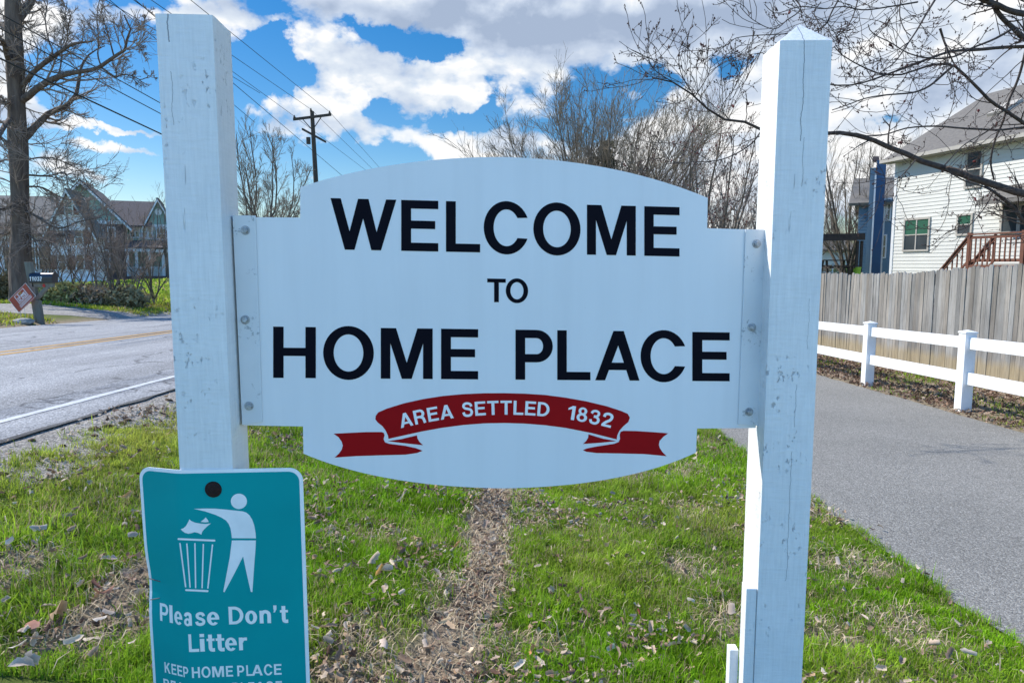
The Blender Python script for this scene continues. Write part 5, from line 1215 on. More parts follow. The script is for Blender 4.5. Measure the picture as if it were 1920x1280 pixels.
def white_house():
    C0 = np.array([15.2, 28.0, -.8]); dv = np.array([.2385, -.971, 0]); dv /= np.linalg.norm(dv); nv = np.array([-dv[1], dv[0], 0]); nv = -nv if nv[0] > 0 else nv  # outward = towards -x
    back = -nv
    root = thing('white_house', C0, 'white-sided two-storey house with grey roof behind the board fence', 'house')
    ze = 5.68; L = 13.0; D = 9.0
    mb = MB(); lap_wall(mb, C0, dv, L, C0[2], ze, nv, .135)
    # far gable end (facing away from the road) and near end
    def gab(z): k = max(0, (z-ze))/(2.6)*D/2; return (k, D-k)
    lap_wall(mb, C0, back, D, C0[2], ze+2.6, -dv, .135, gable=gab)
    lap_wall(mb, C0+dv*L, back, D, C0[2], ze+2.6, dv, .135, gable=gab)
    lap_wall(mb, C0+back*D, dv, L, C0[2], ze, back, .135)
    mb.build('wall', 'siding_cream', root)
    mb = MB(); mb.frame_box(C0-dv*.03+nv*.004+np.array([0, 0, 0]), dv*.13, nv*.03, np.array([0, 0, ze-C0[2]])); mb.frame_box(C0-dv*.03+nv*.0, nv*.002+back*.12, -dv*.004, np.array([0, 0, ze-C0[2]])); mb.build('corner_board', 'trim_white', root)
    zt = ze+2.75; e0 = C0-dv*.35+nv*.4; e1 = C0+dv*(L+.35)+nv*.4; r0 = C0-dv*.35+back*D/2; r1 = C0+dv*(L+.35)+back*D/2; f0 = C0-dv*.35+back*(D+.4); f1 = C0+dv*(L+.35)+back*(D+.4)
    sz = lambda p, z: np.array([p[0], p[1], z])
    mb = MB(); slab(mb, [sz(e0, ze-.1), sz(e1, ze-.1), sz(r1, zt), sz(r0, zt)], .1); slab(mb, [sz(f0, ze-.1), sz(r0, zt), sz(r1, zt), sz(f1, ze-.1)], .1)
    roof = mb.build('roof', 'roof_grey', root)
    mb = MB(); mb.frame_box(sz(e0, ze-.22), e1-e0, nv*.10, np.array([0, 0, .13])); mb.frame_box(sz(C0, ze-.24)-dv*.3+nv*.02, dv*(L+.6), nv*.37, np.array([0, 0, .02])); mb.build('gutter', 'trim_tan', root)
    # skylights
    for s_, tt in ((2.6, .45), (4.4, .72)):
        a = sz(e0+dv*s_+back*(tt*(D/2+.4)), ze-.1+(zt-ze+.1)*tt); up_ = sz(r0, zt)-sz(e0, ze-.1); up_ /= np.linalg.norm(up_); nn = np.cross(dv, up_); nn = nn if nn[2] > 0 else -nn
        mb = MB(); mb.frame_box(a+nn*.0, dv*.7, up_*.9, nn*.12); f = mb.build('skylight', 'trim_tan', roof)
    W = lambda s_, z: sz(C0+dv*s_, z)
    def sfor(px):   # distance along the wall seen at this photo column
        k = (px-960)/F; return (k*C0[1]-C0[0])/(dv[0]-k*dv[1])
    def zat(px, py):
        s_ = sfor(px); return atY(px, py, C0[1]+dv[1]*s_)[2]
    def win(x0, x1, y0, y1, **k):
        a, b = sfor(x0), sfor(x1); xm = (x0+x1)/2; z0, z1 = zat(xm, y1), zat(xm, y0); return window(root, W(a, z0), dv, nv, b-a, z1-z0, 'trim_tan', 'glass', **k)
    win(1690, 1733, 412, 468, lower='glass_green'); win(1788, 1811, 404, 438, mull_v=0, lower='glass_green')
    win(1797, 1822, 285, 349, mull_v=0)
    win(1869, 1897, 383, 434, mull_v=0, mull_h=0, name='patio_door'); win(1902, 1960, 383, 436, mull_v=1, mull_h=0, name='patio_door'); win(1960, 1985, 270, 345, mull_v=0)
    # small roof over the door
    a, b = sfor(1857), sfor(2000); zc = zat(1857, 378)
    mb = MB(); slab(mb, [W(a, zc)+nv*.9, W(b, zc)+nv*.9, W(b, zc+.5)+nv*.0, W(a, zc+.5)], .08); mb.frame_box(W(a, zc-.14)+nv*.86, dv*(b-a), nv*.05, np.array([0, 0, .12])); mb.build('porch_roof', 'roof_grey', root)
    # deck in front of the patio door
    wD = 2.2; zd = 1.46
    def spx(px, off): k = (px-960)/F; q_ = C0+nv*off; return (k*q_[1]-q_[0])/(dv[0]-k*dv[1])
    s0 = spx(1810, wD); dk = W(s0, 0)+nv*.0
    droot = thing('wooden_deck', dk, 'red-brown wooden deck with railing and stairs at the white house', 'deck')
    LD = 7.0
    mb = MB()
    for k in range(18): mb.frame_box(sz(dk, zd-.04)+nv*(.02+k*wD/18), dv*LD, nv*(wD/18-.008), np.array([0, 0, .04]))
    mb.build('deck_floor', 'deck_red', droot)
    mb = MB(); mb.frame_box(sz(dk, zd-.30)+nv*wD, dv*LD, nv*.04, np.array([0, 0, .28])); mb.frame_box(sz(dk, zd-.30)+nv*.0, nv*wD, -dv*.04, np.array([0, 0, .28])); mb.build('fascia', 'deck_red', droot)
    def railing(p0, p1, z0, z1, nb):
        m1 = MB(); e = p1-p0; ln = np.linalg.norm(e); u = e/ln; sd = np.array([-u[1], u[0], 0]); dz = np.array([0, 0, z1-z0])
        m1.frame_box(sz(p0, z0+.92)-sd*.06, e+dz, sd*.12, np.array([0, 0, .045])); m1.frame_box(sz(p0, z0+.80)-sd*.02, e+dz, sd*.04, np.array([0, 0, .09])); m1.frame_box(sz(p0, z0+.09)-sd*.02, e+dz, sd*.04, np.array([0, 0, .09])); m1.build('handrail', 'deck_red', droot)
        for k in range(nb):
            f_ = (k+.5)/nb; b_ = MB(); c = p0+e*f_; zz = z0+(z1-z0)*f_; b_.frame_box(sz(c, zz+.12)-u*.02-sd*.045, u*.04, sd*.025, np.array([0, 0, .70])); b_.build('baluster', 'deck_red', droot)
    A_ = dk+nv*wD; railing(A_+dv*.0, A_+dv*LD, zd, zd, 42)
    for s_ in (0, 1.8, 3.6, 5.4, 7.0):
        mb = MB(); mb.frame_box(sz(A_+dv*(s_-.05)-nv*.05, C0[2]), dv*.1, nv*.1, np.array([0, 0, zd-C0[2]+1.0])); mb.build('deck_post', 'deck_red', droot)
    # stairs running down away from the deck towards the far corner
    S0 = A_-dv*.0; dn = -dv*(s0-spx(1733, wD)); n_s = 8
    for k in range(n_s):
        mb = MB(); mb.frame_box(sz(S0+dn*(k/n_s), zd-.21*(k+1))-nv*1.0, dn/n_s*1.06, nv*1.0, np.array([0, 0, .04])); mb.build('stair_tread', 'deck_red', droot)
    for off in (0, 1.0):
        q_ = S0-nv*off; m2 = MB(); m2.frame_box(sz(q_, zd-.32), dn+np.array([0, 0, -1.75]), nv*.04, np.array([0, 0, .26])); m2.build('stringer', 'deck_red', droot); railing(q_, q_+dn, zd, zd-1.75, 9)
    mb = MB(); mb.frame_box(sz(S0+dn-nv*.05, C0[2]), dv*.1, nv*.1, np.array([0, 0, 1.8])); mb.build('deck_post', 'deck_red', droot)
white_house()

def blue_house():
    Y0 = 39.0; x = lambda px: (px-960)/F*Y0; z = lambda py, px=1640: atY(px, py, Y0)[2]
    B0 = np.array([x(1601), Y0, -.75]); root = thing('blue_house', B0, 'blue-sided house with a dark blue chimney chase beside the white house', 'house')
    d = np.array([.88, -.475, 0]); d /= np.linalg.norm(d); n = np.array([d[1], -d[0], 0]); zz = np.array([0, 0, 1.0])
    def W(px, py): 
        p = onplane(px, py, B0, n); return p
    Wd = 8.0
    mb = MB(); lap_wall(mb, B0, d, Wd, B0[2], z(378), n, .16); lap_wall(mb, B0, -n, 8, B0[2], z(378), -d, .16); mb.build('wall', 'siding_blue', root)
    mb = MB(); ze = z(378); slab(mb, [B0+n*.4-d*.5+zz*(ze-B0[2]-.1), B0+n*.4+d*(Wd+.4)+zz*(ze-B0[2]-.1), B0-n*4+d*(Wd+.4)+zz*(ze-B0[2]+1.7), B0-n*4-d*.5+zz*(ze-B0[2]+1.7)], .16)
    slab(mb, [B0-n*8.4-d*.5+zz*(ze-B0[2]-.1), B0-n*4-d*.5+zz*(ze-B0[2]+1.7), B0-n*4+d*(Wd+.4)+zz*(ze-B0[2]+1.7), B0-n*8.4+d*(Wd+.4)+zz*(ze-B0[2]-.1)], .16); mb.build('roof', 'roof_grey', root)
    def box_on(px0, px1, py0, py1, out, mat, nm, th=None):
        a = W(px0, py1); b = W(px1, py1); c = W(px0, py0); m2 = MB(); m2.frame_box(a+n*(out-(th or out)), b-a, zz*(c[2]-a[2]), n*(th or out)); return m2.build(nm, mat, root)
    box_on(1622, 1632, 318, 515, .55, 'siding_blue', 'chimney_flank', .55)
    ch = box_on(1633, 1650, 305, 515, .75, 'panel_blue', 'chimney')
    box_on(1630.5, 1633.5, 330, 515, .80, 'trim_white', 'corner_board', .1); box_on(1650, 1653, 372, 515, .10, 'trim_white', 'corner_board', .1)
    box_on(1636, 1648, 296, 305, .55, 'brick_dark', 'chimney_cap', .35)
    for (a, b, c, e) in ((1656, 1661, 376, 412), (1662.5, 1667.5, 374, 412), (1653.5, 1658.5, 442, 482)):
        p = W(a, e); q_ = W(b, e); tt = W(a, c); window(root, p+n*.02, d, n, np.linalg.norm(q_-p), tt[2]-p[2], 'trim_white', 'glass', mull_v=0)
    # patio cover: dark flat roof on posts
    pc = W(1540, 515)+n*1.2; pr_ = thing('patio_cover', (pc[0], pc[1], B0[2]), 'dark flat patio roof on posts left of the blue house', 'pergola')
    def at2(px, py, Yd): return atY(px, py, Yd)
    a = at2(1525, 452, 35); b = at2(1622, 450, 35)
    mb = MB(); mb.frame_box(a, b-a, np.array([0, 3.2, .1]), zz*.34); mb.build('roof', 'dark_wood', pr_)
    for px in (1604, 1612, 1530):
        q_ = at2(px, 510, 35.1); mb = MB(); mb.frame_box(np.array([q_[0], q_[1], B0[2]]), (.11, 0, 0), (0, .11, 0), zz*(a[2]-B0[2]+.02)); mb.build('post', 'dark_wood', pr_)
blue_house()
def picnic():
    Y0 = 33; p = atY(1566, 512, Y0); gz0 = -.72; p[2] = gz0
    root = thing('picnic_table', p, 'dark picnic table under the patio roof, seen over the board fence', 'table'); z1 = atY(1566, 487, Y0)[2]
    mb = MB()
    for k in range(4): mb.box(p[0]-.75, p[0]+.75, p[1]-.35+k*.18, p[1]-.35+k*.18+.165, z1-.05, z1)
    mb.build('table_top', 'dark_wood', root)
    for sy in (-.75, .6): mb = MB(); mb.box(p[0]-.75, p[0]+.75, p[1]+sy, p[1]+sy+.2, z1-.33, z1-.28); mb.build('bench', 'dark_wood', root)
    for sx in (-.5, .5):
        mb = MB(); mb.box(p[0]+sx-.04, p[0]+sx+.04, p[1]-.8, p[1]+.8, z1-.40, z1-.33)
        for s_ in (-1, 1): mb.frame_box((p[0]+sx-.04, p[1]+s_*.7, gz0), (.08, 0, 0), (0, .09, 0), (0, -s_*.5, z1-.05-gz0))
        mb.build('leg', 'dark_wood', root)
    q_ = atY(1607, 502, 33); r2 = .17; mb = MB(); mb.tube((q_[0], q_[1], gz0+.9), (q_[0], q_[1], q_[2]-.02), r2*.7, r2, 14); mb.tube((q_[0], q_[1], q_[2]-.02), (q_[0], q_[1], q_[2]+.03), r2*1.1, r2*1.1, 14); o = mb.build('plant_pot', 'lime_plastic'); setp(o, 'lime green pot beside the blue house wall', 'pot')
    o['category'] = 'pot'
picnic()
def simple_house(name, label, px0, px1, Y0, pye, pyr, wallm, roofm):
    a = atY(px0, pye, Y0); b = atY(px1, pye, Y0); g0 = gz(a[0], Y0)-.1; root = thing(name, (a[0], Y0, g0), label, 'house'); zr_ = atY(px0, pyr, Y0)[2]
    d = np.array([1.0, 0, 0]); n = np.array([0, -1.0, 0]); Wd = b[0]-a[0]; P0 = np.array([a[0], Y0, g0])
    mb = MB(); lap_wall(mb, P0, d, Wd, g0, a[2], n, .2); lap_wall(mb, P0, np.array([0, 1., 0]), 8, g0, a[2], -d, .2); mb.build('wall', wallm, root)
    mb = MB(); slab(mb, [(a[0]-.4, Y0-.4, a[2]-.1), (b[0]+.4, Y0-.4, a[2]-.1), (b[0]+.4, Y0+4, zr_), (a[0]-.4, Y0+4, zr_)], .15); mb.build('roof', roofm, root)
    for k in range(3): window(root, P0+d*(Wd*(.15+.28*k))+np.array([0, 0, 1.0]), d, n, 1.0, 1.3, 'trim_white', 'glass', mull_v=0)
simple_house('cream_house', 'low cream house far beyond the patio roof', 1530, 1606, 62, 466, 440, 'siding_cream', 'roof_grey')
shrub(1590, 50, 2.2, 1.3, 11, 'round dark green bush behind the picnic table', (.05, .08, .03))

def green_house():
    Y0 = 62.0; zz = np.array([0, 0, 1.0]); g0 = .1
    # gable face turned towards the road; d along the face, n outward
    d = np.array([.92, .39, 0]); d /= np.linalg.norm(d); n = np.array([d[1], -d[0], 0])
    O = atY(92, 520, Y0-3); O[2] = g0
    root = thing('green_gabled_house', O, 'two-storey house with sage green gables, brown roof and front porch', 'house')
    def W(px, py, off=0): return onplane(px, py, O+n*off, n)
    pk = W(152, 338); rt = W(237, 418); lf = W(78, 420); zE = rt[2]; s_of = lambda p: np.dot(p-O, d)
    sL, sR, sP = s_of(lf), s_of(rt), s_of(pk); sL = 2*sP-sR
    P0 = O+d*sL; Wd = sR-sL; ht = pk[2]-zE
    mb = MB(); lap_wall(mb, P0, d, Wd, g0, zE, n, .2, 1); lap_wall(mb, P0, d, Wd, zE, pk[2]-.05, n, .2, 0, gable=lambda z: ((z-zE)/ht*Wd/2, Wd-(z-zE)/ht*Wd/2)); lap_wall(mb, P0+d*Wd, -n, 12, g0, zE, d, .2, 0)
    mb.build('wall', ['siding_green', 'brick_dark'], root)
    back = -n*13; e = .5
    mb = MB(); pkp = P0+d*Wd/2; A = P0+d*(Wd+e)+n*.5; k_ = ht/(Wd/2)
    zpk = pk[2]+.05; zlow = zpk-k_*(Wd/2+e)
    S = lambda p, z: np.array([p[0], p[1], z])
    slab(mb, [S(pkp+n*.5, zpk), S(A, zlow), S(A+back, zlow), S(pkp+n*.5+back, zpk)], .15); slab(mb, [S(pkp+n*.5, zpk), S(pkp+n*.5+back, zpk), S(P0-d*e+n*.5+back, zlow), S(P0-d*e+n*.5, zlow)], .15); mb.build('roof', 'roof_brown', root)
    mb = MB()
    for a, b in ((S(pkp+n*.52, zpk-.1), S(A+n*.02, zlow-.1)), (S(pkp+n*.52, zpk-.1), S(P0-d*e+n*.52, zlow-.1))): mb.frame_box(a-zz*.28, b-a, n*.05, zz*.24)
    mb.frame_box(S(P0-n*0, zE-.12), d*Wd, n*.08, zz*.3); mb.build('gable_trim', 'trim_white', root)
    # right wing with its own small gable facing the road
    o2 = n*-1.0; w0 = W(277, 419, -1.2); w1 = W(319, 425, -1.2); wp = W(294, 373, -1.2)
    Q0 = S(w0, g0); Wd2 = np.linalg.norm((w1-w0)[:2]); zE2 = (w0[2]+w1[2])/2
    Wl = S(W(238, 420, -1.2), g0); mid = np.linalg.norm((Q0-Wl)[:2])
    mb = MB(); lap_wall(mb, Wl, d, mid+Wd2, g0, zE2, n, .2); lap_wall(mb, Q0, d, Wd2, zE2, wp[2], n, .2, gable=lambda z: ((z-zE2)/(wp[2]-zE2)*Wd2/2, Wd2-(z-zE2)/(wp[2]-zE2)*Wd2/2)); mb.build('wing_wall', 'siding_green', root)
    mb = MB(); c = Q0+d*Wd2/2; bk = -n*7
    slab(mb, [S(c+n*.4, wp[2]+.1), S(Q0+d*(Wd2+.4)+n*.4, zE2-.15), S(Q0+d*(Wd2+.4)+bk, zE2-.15), S(c+bk, wp[2]+.1)], .14); slab(mb, [S(c+n*.4, wp[2]+.1), S(c+bk, wp[2]+.1), S(Q0-d*.4+bk, zE2-.15), S(Q0-d*.4+n*.4, zE2-.15)], .14)
    slab(mb, [S(Wl+n*.5-d*1.5, zE2-.1), S(Q0+n*.5+d*.3, zE2-.1), S(c-n*3.2, wp[2]), S(Wl-n*3.2-d*1.5, wp[2])], .14); mb.build('wing_roof', 'roof_brown', root)
    mb = MB()
    for a, b in ((S(c+n*.42, wp[2]), S(Q0+d*(Wd2+.4)+n*.42, zE2-.2)), (S(c+n*.42, wp[2]), S(Q0-d*.4+n*.42, zE2-.2))): mb.frame_box(a-zz*.24, b-a, n*.05, zz*.24)
    mb.frame_box(S(Q0, zE2-.2), d*Wd2, n*.07, zz*.25); mb.tube(c+n*.02+zz*(zE2-g0+(wp[2]-zE2)*.5), c+n*.08+zz*(zE2-g0+(wp[2]-zE2)*.5), .3, .3, 16); mb.build('gable_trim', 'trim_white', root)
    for (a, b, t_, bo, mv) in ((279, 285, 427, 446, 0), (295, 309, 429, 447, 2), (315, 320, 431, 447, 0), (268, 274, 425, 445, 0), (246, 252, 424, 444, 0), (255, 261, 424, 444, 0)):
        p = W(a, bo, -1.2); q_ = W(b, bo, -1.2); tt = W(a, t_, -1.2); window(root, p+n*.02, d, n, np.linalg.norm((q_-p)[:2]), tt[2]-p[2], 'trim_white', 'glass', mull_v=mv, fr=.12)
    for (a, b, t_, bo) in ((180, 190, 428, 452), (205, 215, 428, 452), (190, 205, 470, 500)):
        p = W(a, bo); q_ = W(b, bo); tt = W(a, t_); window(root, p+n*.02, d, n, np.linalg.norm((q_-p)[:2]), tt[2]-p[2], 'trim_white', 'glass', mull_v=0, fr=.12)
    # porch
    pa, pb = W(232, 463, 1.2), W(335, 467, 1.2); pt = W(240, 450, -1.1)
    mb = MB(); slab(mb, [S(pa, pa[2]), S(pb, pa[2]), S(pb-n*2.4, pt[2]), S(pa-n*2.4, pt[2])], .14); mb.build('porch_roof', 'roof_brown', root)
    mb = MB(); mb.frame_box(S(pa, pa[2]-.36), pb-pa, -n*.12, zz*.26); mb.build('porch_beam', 'trim_white', root)
    for px in (235, 252, 277, 302, 316, 330):
        p = W(px, 465, 1.1); mb = MB(); mb.frame_box(S(p, g0), d*.22, -n*.22, zz*(pa[2]-.36-g0)); mb.build('porch_post', 'trim_white', root)
    mb = MB(); p = W(236, 500, 1.05); q_ = W(312, 500, 1.05); mb.frame_box(S(p, g0+1.1), q_-p, -n*.08, zz*.1); 
    nb = 30
    for k in range(nb): mb.frame_box(S(p+(q_-p)*(k+.5)/nb, g0+.4), d*.05, -n*.05, zz*.75)
    mb.build('porch_railing', 'trim_white', root)
    mb = MB(); mb.frame_box(S(pa+n*.0, g0-.2), (pb-pa)*np.array([1, 1, 0]), -n*2.3, zz*.6); mb.build('porch_floor', 'brick_dark', root)
green_house()
def left_white_house():
    Y0 = 48.0; zz = np.array([0, 0, 1.0]); g0 = .1; d = np.array([.97, .24, 0]); d /= np.linalg.norm(d); n = np.array([d[1], -d[0], 0])
    O = atY(93, 520, Y0); O[2] = g0; root = thing('white_gabled_house', O, 'white house with grey roof and rust-red shutters behind the thick trunk', 'house')
    S = lambda p, z: np.array([p[0], p[1], z])
    def W(px, py, off=0): return onplane(px, py, O+n*off, n)
    pk = W(131, 356); le = W(92, 427); ri = W(172, 427); zE = le[2]; P0 = S(le, g0); Wd = np.linalg.norm((ri-le)[:2]); ht = pk[2]-zE
    mb = MB(); lap_wall(mb, P0, d, Wd, g0, zE, n, .18); lap_wall(mb, P0, d, Wd, zE, pk[2], n, .18, gable=lambda z: ((z-zE)/ht*Wd/2, Wd-(z-zE)/ht*Wd/2)); lap_wall(mb, P0+d*Wd, -n, 2.5, g0, zE, d, .18); lap_wall(mb, P0-n*1.0-d*14, d, 14, g0, zE-.2, n, .18); mb.build('wall', 'siding_white', root)
    mb = MB(); c = P0+d*Wd/2; e = .4; k_ = ht/(Wd/2); zp = pk[2]+.1; zl_ = zp-k_*(Wd/2+e); bk = -n*2.2
    slab(mb, [S(c+n*.4, zp), S(P0+d*(Wd+e)+n*.4, zl_), S(P0+d*(Wd+e)+bk, zl_), S(c+bk, zp)], .14); slab(mb, [S(c+n*.4, zp), S(c+bk, zp), S(P0-d*e+bk, zl_), S(P0-d*e+n*.4, zl_)], .14)
    slab(mb, [S(P0-n*.5-d*14.4, zE-.35), S(P0-n*.5+d*1, zE-.35), S(P0+d*1-n*5.5, zp-.1), S(P0-n*5.5-d*14.4, zp-.1)], .14); mb.build('roof', 'roof_grey', root)
    mb = MB()
    for a, b in ((S(c+n*.42, zp-.1), S(P0+d*(Wd+e)+n*.42, zl_-.1)), (S(c+n*.42, zp-.1), S(P0-d*e+n*.42, zl_-.1))): mb.frame_box(a-zz*.24, b-a, n*.05, zz*.22)
    mb.build('gable_trim', 'trim_white', root)
    for (a, b, t_, bo) in ((111, 121, 432, 457), (124, 136, 378, 402), (143, 155, 432, 457), (112, 124, 478, 505), (146, 158, 478, 505)):
        p = W(a, bo); q_ = W(b, bo); tt = W(a, t_); w_ = np.linalg.norm((q_-p)[:2]); f = window(root, p+n*.02, d, n, w_, tt[2]-p[2], 'trim_white', 'glass', mull_v=0, fr=.09)
        for sgn in (-1, 1):
            s0 = p+n*.02-d*.55 if sgn < 0 else p+n*.02+d*(w_+.12); mb = MB(); mb.frame_box(s0, d*.42, zz*(tt[2]-p[2]), n*.05); mb.build('shutter', 'shutter_red', root)
    for px in (10, 40, 70):
        p = W(px, 505, -1.0); window(root, p+n*.02, d, n, 1.1, 1.5, 'trim_white', 'glass', mull_v=0)
left_white_house()

# ------------------------------------------------------------------ mailbox, yard sign, rock
def mailbox():
    Y0 = 16.0; b = atY(70, 598, Y0); b[2] = gz(b[0], Y0); m = Y0/F
    root = thing('mailbox', b, 'black mailbox on a leaning weathered wooden post by the road', 'mailbox')
    z = lambda py: atY(70, py, Y0)[2]; x = lambda px: (px-960)/F*Y0
    mb = MB(); mb.frame_box((b[0]-.02, b[1]-.06, b[2]-.1), (.135, 0, 0), (0, .12, 0), (-.15, 0, z(491)-b[2]+.1)); mb.build('post', 'old_post', root, bevel=.008)
    mb = MB(); mb.frame_box((b[0]+.05, b[1]-.085, b[2]-.1), (.12, 0, 0), (0, .1, 0), (-.045, 0, z(563)-b[2]+.1)); mb.build('stub_post', 'old_post', root, bevel=.008)
    mb = MB(); mb.box(x(66), x(104), b[1]-.06, b[1]+.03, z(538), z(530)); mb.build('shelf_arm', 'old_post', root, bevel=.004)
    mb = MB(); a0 = np.array([x(73), b[1]-.05, z(562)]); a1 = np.array([x(103), b[1]-.05, z(531)]); mb.frame_box(a0, a1-a0, (0, .08, 0), (-.09, 0, .02)); mb.build('brace', 'old_post', root, bevel=.004)
    # box: rounded-top prism along x
    x0, x1 = x(64), x(106.5); zb, zt_ = z(530), z(511); hw = .10; hh = zt_-zb; pr_ = [(-hw, 0), (hw, 0), (hw, hh*.5)]+[(hw*math.cos(a), hh*.5+hh*.5*math.sin(a)) for a in np.linspace(0.2, math.pi-.2, 10)]+[(-hw, hh*.5)]
    mb = MB(); n = len(pr_); vs = [(x0, b[1]-.02+p[0], zb+p[1]) for p in pr_]+[(x1, b[1]-.02+p[0], zb+p[1]) for p in pr_]
    mb.add(vs, [tuple(range(n))[::-1], tuple(range(n, 2*n))]+[(i, (i+1) % n, n+(i+1) % n, n+i) for i in range(n)]); box = mb.build('box', 'mail_metal', root, bevel=.004)
    mb = MB(); vs = [(x1, b[1]-.02+p[0]*1.06, zb+p[1]*1.04-.003) for p in pr_]+[(x1+.015, b[1]-.02+p[0]*1.06, zb+p[1]*1.04-.003) for p in pr_]; mb.add(vs, [tuple(range(n))[::-1], tuple(range(n, 2*n))]+[(i, (i+1) % n, n+(i+1) % n, n+i) for i in range(n)]); mb.build('door', 'mail_metal', root)
    mb = MB(); yy = b[1]-.02-hw-.0015
    for i, ch in enumerate('1802'[:2]+'0'+'2'):
        pass
    for ch, a, c in (('1', 64.8, 67.6), ('1', 69.2, 72.4), ('0', 74.2, 78.2), ('3', 79.4, 83.2), ('2', 84.2, 87.6)):
        put_glyph(mb, ch, lambda u, v, zz_, a=a, c=c: np.array([x(a)+(x(c)-x(a))*u+.012*v, yy-zz_, z(526.3)+(z(518.6)-z(526.3))*v]), .0)
    mb.build('house_number', 'cream_vinyl_letter', box, recalc=False)
    c = np.array([x(88.4), b[1]-.064, z(535.2)]); s = .048; mb = MB(); mb.poly([c+np.array([0, 0, s]), c+np.array([-s*.85, 0, 0]), c-np.array([0, 0, s]), c+np.array([s*.85, 0, 0])], np.array([0, -1.0, 0]), .006); mb.build('reflector', 'reflector_red', root)
mailbox()
def yard_sign():
    Y0 = 15.8; zz = np.array([0, 0, 1.0]); n = np.array([.1, -1.0, 0]); n /= np.linalg.norm(n); c = atY(40, 558, Y0); base = c.copy(); base[2] = gz(c[0], Y0)
    root = thing('yard_sign', base, 'small tilted rust-red yard sign hanging beside the mailbox post', 'sign')
    W = lambda x, y, l=0: onplane(x/8, 480+y/8, c, n)+n*l
    mb = MB(); cor = [(130, 655), (385, 402), (515, 640), (285, 850)]; mb.poly([W(*p) for p in cor], n, .004)
    pl = mb.build('sign_board', 'sign_rust_red', root)
    e1 = (np.array([385, 402.])-np.array([130, 655.])); e2 = (np.array([285, 850.])-np.array([130, 655.])); o0 = np.array([130, 655.])
    def G(a, b, l=.006): p = o0+e1*a+e2*b; return W(p[0], p[1], l)
    mb = MB()
    def fr(a0, b0, a1, b1, t_=.02, l=.006):
        for (x0, y0, x1, y1) in ((a0, b0, a1, b0+t_), (a0, b1-t_, a1, b1), (a0, b0+t_, a0+t_, b1-t_), (a1-t_, b0+t_, a1, b1-t_)): mb.add([G(x0, y0, l), G(x1, y0, l), G(x1, y1, l), G(x0, y1, l)], [(0, 1, 2, 3)])
    fr(.0, .0, 1, 1, .012); fr(.26, .10, .78, .66)
    def word(txt, a0, a1, b0, b1, l=.007):
        tot = sum(GL[k][0] for k in txt)+.12*(len(txt)-1); k_ = (a1-a0)/tot; a = a0
        for ch in txt:
            wd = GL[ch][0]*k_; put_glyph(mb, ch, lambda u, v, z_, a=a, wd=wd: G(a+wd*u, b1-(b1-b0)*v, l+z_), .0); a += wd+.12*k_
    word('I', .42, .45, .15, .27); word('HOME', .32, .74, .30, .44); word('PLACE', .32, .74, .47, .61)
    for b0 in (.72, .79, .86): mb.add([G(.2, b0), G(.85, b0), G(.85, b0+.025), G(.2, b0+.025)], [(0, 1, 2, 3)])
    mb.build('sign_print', 'cream_vinyl_letter', pl, recalc=False)
    mb = MB(); hp = [(.5+.05*16*math.sin(a)**3/16*1.2, .21-(13*math.cos(a)-5*math.cos(2*a)-2*math.cos(3*a)-math.cos(4*a))/16*.07) for a in np.linspace(0, 2*math.pi, 20)[:-1]]
    mb.add([G(a+.05, b, .007) for a, b in hp], [tuple(range(len(hp)))]); mb.build('heart_emblem', 'yellow_line', pl, tri=True, recalc=False)
    for k in (.2, .8):
        a = G(k*.4, 1.0, -.004); mb = MB(); mb.tube(a+zz*.1, (a[0], a[1], base[2]-.05), .004, .004, 6); mb.build('wire_leg', 'galvanised', root)
yard_sign()
def rock():
    g = atY(45, 598, 15.6); bm = bmesh.new(); bmesh.ops.create_icosphere(bm, subdivisions=4, radius=1)
    for v in bm.verts:
        k = 1+.22*mnoise.noise(v.co*1.6)+.10*mnoise.noise(v.co*5); v.co = Vector((v.co.x*.23*k, v.co.y*.16*k, max(v.co.z, -.5)*.085*k))
    me = bpy.data.meshes.new('rock'); bm.to_mesh(me); bm.free(); me.materials.append(MATS['rock']); me.polygons.foreach_set('use_smooth', [True]*len(me.polygons))
    o = bpy.data.objects.new('rock', me); COL.objects.link(o); o.location = (g[0], 15.6, gz(g[0], 15.6)+.03); setp(o, 'low flat grey rock at the foot of the mailbox post', 'rock')
rock()

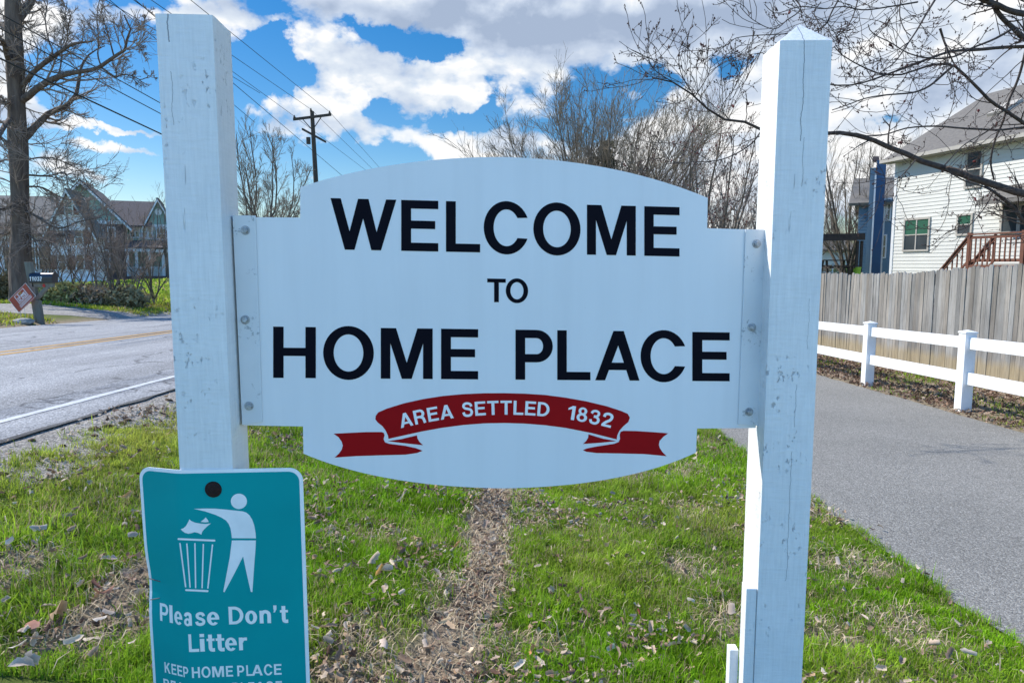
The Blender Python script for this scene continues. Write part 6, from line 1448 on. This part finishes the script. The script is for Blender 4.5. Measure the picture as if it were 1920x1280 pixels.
# ------------------------------------------------------------------ utility pole and wires
def pole():
    Y0 = 44.0; x = lambda px: (px-960)/F*Y0; p = lambda px, py: atY(px, py, Y0)
    b = p(603, 520); b[2] = gz(b[0], Y0); root = thing('utility_pole', b, 'dark wooden utility pole with crossarm above the sign’s left shoulder', 'utility pole')
    mb = MB(); mb.tube(b-np.array([0, 0, .3]), p(585, 209), .19, .12, 14); mb.build('pole', 'pole_wood', root, smooth=False)
    a, c = p(551, 225), p(622, 216); mb = MB(); mb.frame_box(a-np.array([0, .17, .07]), c-a, (0, .10, 0), (0, 0, .15)); ca = mb.build('crossarm', 'pole_wood', root)
    mb = MB(); mb.tube(p(568, 224)-np.array([0, .1, 0]), p(587, 245)-np.array([0, .1, 0]), .03, .03, 6); mb.tube(p(604, 219)-np.array([0, .1, 0]), p(588, 243)-np.array([0, .1, 0]), .03, .03, 6); mb.build('arm_brace', 'pole_wood', root)
    a2, c2 = p(573, 247), p(603, 262); mb = MB(); mb.frame_box(a2-np.array([0, .8, .05]), c2-a2+np.array([0, 1.6, 0]), (.06, .08, 0), (0, 0, .12)); mb.build('lower_arm', 'pole_wood', root)
    for px, py in ((553, 220), (584, 207), (619, 212)):
        q_ = p(px, py)-np.array([0, .12, 0]); mb = MB(); mb.tube(q_-np.array([0, 0, .10]), q_, .06, .075, 8); mb.tube(q_, q_+np.array([0, 0, .10]), .05, .03, 8); mb.build('insulator', 'pole_wood', root)
    q_ = p(580, 265); mb = MB(); mb.tube(q_-np.array([0, .2, .2]), q_+np.array([0, -.2, .2]), .13, .13, 10); mb.build('cutout_box', 'pole_wood', root)
    # wires: each runs over the near span (towards the viewer) and away down the road
    def wire(p1, near, far, sag, r_, label):
        P1 = np.array(p1)
        def span(a, b, s_): tt = np.linspace(0, 1, 22)[:, None]; q = a+(b-a)*tt; q[:, 2] -= (4*s_*tt*(1-tt))[:, 0]; return q
        A = span(np.array(near, float), P1, sag); B = span(P1, np.array(far, float), sag) if far is not None else None
        P = A if B is None else np.concatenate([A, B[1:]])
        rad = np.full(len(P), r_); o = tube_mesh('power_line', [((P-P1)[None], rad[None], 5, 0)], ['cable']); o.location = tuple(P1); setp(o, label, 'cable', 'overhead power lines')
    # fit: each conductor passes over the near pole at Y=-8, slightly left
    for (px, py), (qx, qy), far, lab in (((553, 219), (250, 0), (720, 345), 'left of the three'), ((584, 206), (283, 0), (722, 340), 'middle of the three'), ((619, 211), (357, 0), (730, 335), 'right of the three')):
        a = p(px, py)-np.array([0, .12, 0]); Yq = None
        # near end: keep the wire parallel to the road (x constant as at the pole)
        kx = (qx-960)/F; Yq = a[0]/kx; qd = atY(qx, qy, Yq)
        near = a+(qd-a)*((a[1]+8)/(a[1]-Yq)); fa = atY(far[0], far[1], 1300*a[0]/(far[0]-960)*1.0)
        wire(a, near, fa, .0, .012, lab+' conductors running from the pole’s crossarm over the road')
    for (ax, ay), (bx, by), lab, r_, X in (((0, 26), (307, 197), 'thin cable crossing the big tree, highest of the lower lines', .016, -13.2), ((0, 54), (308, 217), 'thin cable crossing the big tree, second of the lower lines', .016, -13.2), ((0, 110), (312, 256), 'thickest low cable crossing the big tree’s trunk', .024, -12.6), ((197, 0), (300, 62), 'faint cable passing behind the left post top', .011, -12), ((205, 0), (300, 80), 'second faint cable passing behind the left post top', .011, -12), ((430, 150), (635, 324), 'lowest cable reaching the pole from the left post', .013, -11.6)):
        Ya = X/((ax-960)/F); Yb = X/((bx-960)/F); A = atY(ax, ay, Ya); B = atY(bx, by, Yb); e = (B-A)
        lo_ = -.6; hi_ = .55 if bx < 320 else 1.2
        if bx < 301: hi_ = 3.0
        if ax == 430: lo_ = -1.2
        tt = np.linspace(lo_, 1+hi_, 30)[:, None]; P = A+e*tt; rad = np.full(30, r_)
        o = tube_mesh('power_line', [((P-A)[None], rad[None], 5, 0)], ['cable']); o.location = tuple(A); setp(o, lab, 'cable', 'overhead power lines')
pole()
print('faces', sum(len(o.data.polygons) for o in SC.objects if o.type == 'MESH'), 'objects', len(SC.objects))
